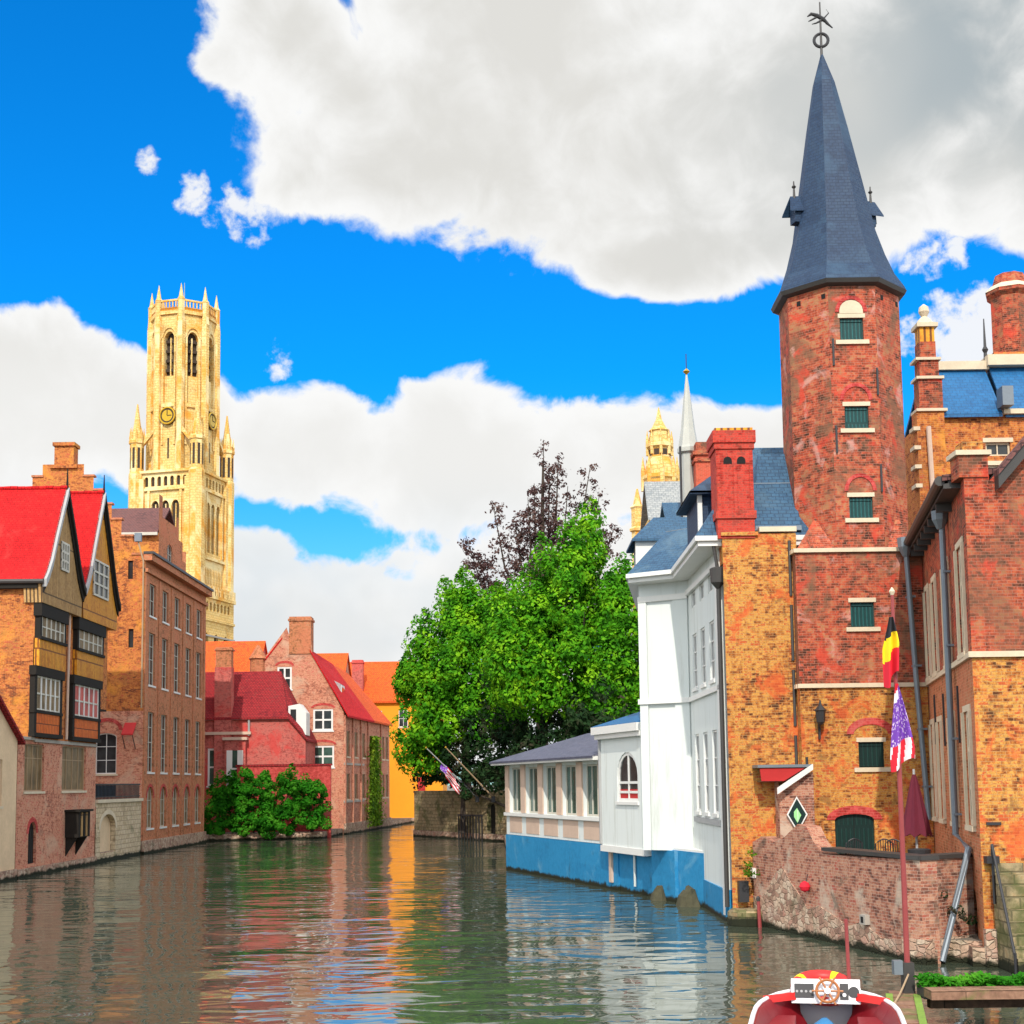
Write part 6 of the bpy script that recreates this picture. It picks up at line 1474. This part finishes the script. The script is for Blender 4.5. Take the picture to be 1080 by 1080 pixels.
# dark undergrowth tree below their crowns
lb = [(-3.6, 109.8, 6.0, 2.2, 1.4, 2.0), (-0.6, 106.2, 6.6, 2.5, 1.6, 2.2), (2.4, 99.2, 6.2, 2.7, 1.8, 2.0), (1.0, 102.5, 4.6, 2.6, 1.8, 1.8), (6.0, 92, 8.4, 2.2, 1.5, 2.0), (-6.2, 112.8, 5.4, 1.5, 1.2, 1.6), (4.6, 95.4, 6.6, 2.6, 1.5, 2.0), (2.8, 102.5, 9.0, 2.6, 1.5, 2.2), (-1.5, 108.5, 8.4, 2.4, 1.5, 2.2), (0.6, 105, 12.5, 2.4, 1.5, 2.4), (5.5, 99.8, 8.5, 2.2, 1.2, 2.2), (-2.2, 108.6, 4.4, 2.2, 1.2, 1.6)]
tree((0, 106, .5), lb, 'dark-leaved small tree under the green crowns behind the stone garden wall', 'tree', M['leaf_dark'], 5, 160, .85, .17, 9, ((0, 106, 6), .3))
# purple beech
o = thing('beech_tree', (3, 122, .5), 'purple leaved beech with sparse upright branches rising behind the green trees', 'tree'); rg = random.Random(11)
trk = MB(); trk.tube([(2.5, 122, .5), (2.6, 122, 14), (2.8, 122, 24), (3.0, 122, 33.5)], [.6, .5, .3, .05], M['bark'], 8); tk = trk.build('trunk', o)
P, N = [], []; r2 = np.random.default_rng(8)
tips = [(3.1, 122, 35.3), (4.4, 121.5, 33.6), (2.2, 122.5, 31.5), (7.3, 122, 33.0), (8.0, 121.6, 30.0), (6.0, 122.4, 29.5), (-1.6, 122, 29.8), (-4.0, 121.5, 26.6), (-3.0, 122, 24.5), (0.4, 121.6, 27.8), (5.2, 121.5, 31.0), (9.4, 122, 27.5), (-2.2, 121.6, 22.8), (1.6, 121.4, 30), (3.6, 122.3, 32.2)]
for i, t in enumerate(tips):
    b = Vector((2.6 + .3 * rg.uniform(-1, 1), 122, rg.uniform(15, 21))); t = Vector(t); m_ = b.lerp(t, .55) + Vector(((t.x - 2.6) * .18, 0, -.6))
    mb = MB(); pts = [b, m_, t]; mb.tube(pts, [.2, .1, .03], M['bark'], 6); mb.build('limb', tk)
    for k in range(34):
        f = rg.uniform(.28, 1.0); c = (b.lerp(m_, f * 2) if f < .5 else m_.lerp(t, f * 2 - 1)); w_ = .95 * (1.15 - f)
        c = np.array(c) + r2.normal(0, .62 * (1.3 - f) + .14, 3); n = 20 if f > .6 else 34
        q = r2.normal(0, 1, (n, 3)); P.append(c + q * np.array([.32, .26, .24]) * (.5 + w_ * .8)); N.append(q * .5 + np.array([.2, 0, .4]))
leaves('crown', np.concatenate(P), np.concatenate(N), .16, M['leaf_purple'], o, (3, 122, .5), 8)
# dark shrub near the white house, at the foot of the nearer tree
# shrubs over the quay at the far left end
for i, (lb, lab) in enumerate((([(-25.0, 117.2, 2.2, 1.5, 1.0, 2.0), (-24.1, 117.3, 3.6, 1.6, 1.2, 1.8), (-24.6, 116.9, .9, 1.6, .8, .9)], 'shrub at the near end of the canal hedge, against the brown brick house'),
    ([(-22.2, 117.4, 3.8, 1.7, 1.2, 2.3), (-22.0, 117.0, 1.6, 1.8, 1.0, 1.7)], 'rounded tallest shrub of the canal hedge below the red house'),
    ([(-19.9, 117.7, 3.2, 1.5, 1.1, 1.8), (-20.0, 117.3, 1.3, 1.7, 1.0, 1.4), (-19.2, 117.6, 4.6, 1.0, .8, 1.2)], 'shrub in the middle of the canal hedge in front of the scarlet wall'),
    ([(-17.4, 118.2, 2.8, 1.5, 1.1, 2.2), (-16.9, 118.0, 1.2, 1.2, .9, 1.4), (-17.9, 118.0, 4.0, 1.0, .8, 1.2)], 'shrub at the far end of the canal hedge beside the pink gabled house'))):
    c = lb[0]; o = thing('shrub', (c[0], c[1] + .6, .5), lab, 'shrub', 'shrubs along the far quay')
    mb = MB()
    for L in lb: mb.tube([(c[0], c[1] + .6, .4), (L[0], L[1] + .3, L[2])], [.08, .03], M['bark'], 6)
    mb.build('stem', o); P, N = clumps(lb, 14, 150, .52, 20 + i, 1.0, .6); leaves('foliage', P, N, .13, M['leaf_shrub'], o, (c[0], c[1] + .6, .5), 20 + i)
# climbing ivy on the pink side wall
SF = Frame((-15.75, 128), (-13.45, 149.5)); r3 = np.random.default_rng(31); n = 5200
uu = r3.normal(12.9, 1.5, n); zz = r3.uniform(.4, 9.4, n); uu = 12.9 + (uu - 12.9) * (1.2 - .07 * zz); dd = r3.uniform(.02, .45, n)
P = np.array([tuple(SF(a, b, c)) for a, b, c in zip(uu, dd, zz)]); N = np.tile(np.array(tuple(SF.n + Vector((0, 0, .4)))), (n, 1))
c = SF(12.9, 0, .4); o = leaves('climbing_ivy', P, N, .17, M['leaf_yellow'], None, tuple(c), 31); tag(o, 'yellow green ivy climbing the canal side wall of the pink house', 'ivy')
# plants on the terrace wall and pier
for i, (p, r_, lab, m) in enumerate(((F_(.55, .22, 1.85), .33, 'small bush growing out of the terrace wall beside the yellow brick house', 'leaf_yellow'), (Frame((9.88, 33.9), (11.5, 34.95))(1.1, .15, 1.3), .42, 'plant growing on the shaded end of the terrace wall behind the slanting pipe', 'leaf_dark'))):
    P, N = clumps([(p.x, p.y, p.z, r_, r_ * .7, r_ * 1.3)], 60, 40, .14, 40 + i); o = leaves('wall_plant', P, N, .05, M[m], None, tuple(p), 40 + i); tag(o, lab, 'plant', 'plants on the terrace wall')
# long planter of grass on the landing
r4 = np.random.default_rng(51); n = 5200; X = r4.uniform(7.2, 12.5, n); Y = r4.uniform(24.8, 25.3, n); Z = .76 + .20 * r4.random(n) * (1 + .2 * np.sin(X * 7)) 
P = np.stack([X, Y, Z], 1); N = np.tile(np.array([0, -.3, .8]), (n, 1))
o = thing('planter', (9.8, 24.7, .7), 'long trough of bright green plants on the landing stage beam', 'planter'); leaves('foliage', P, N, .055, M['leaf_shrub'], o, (9.8, 24.7, .7), 51)
mb = MB(); mb.box(XYZ, 7.22, 12.48, 24.84, 25.3, .6, .8, M['gutter']); mb.build('trough', o)
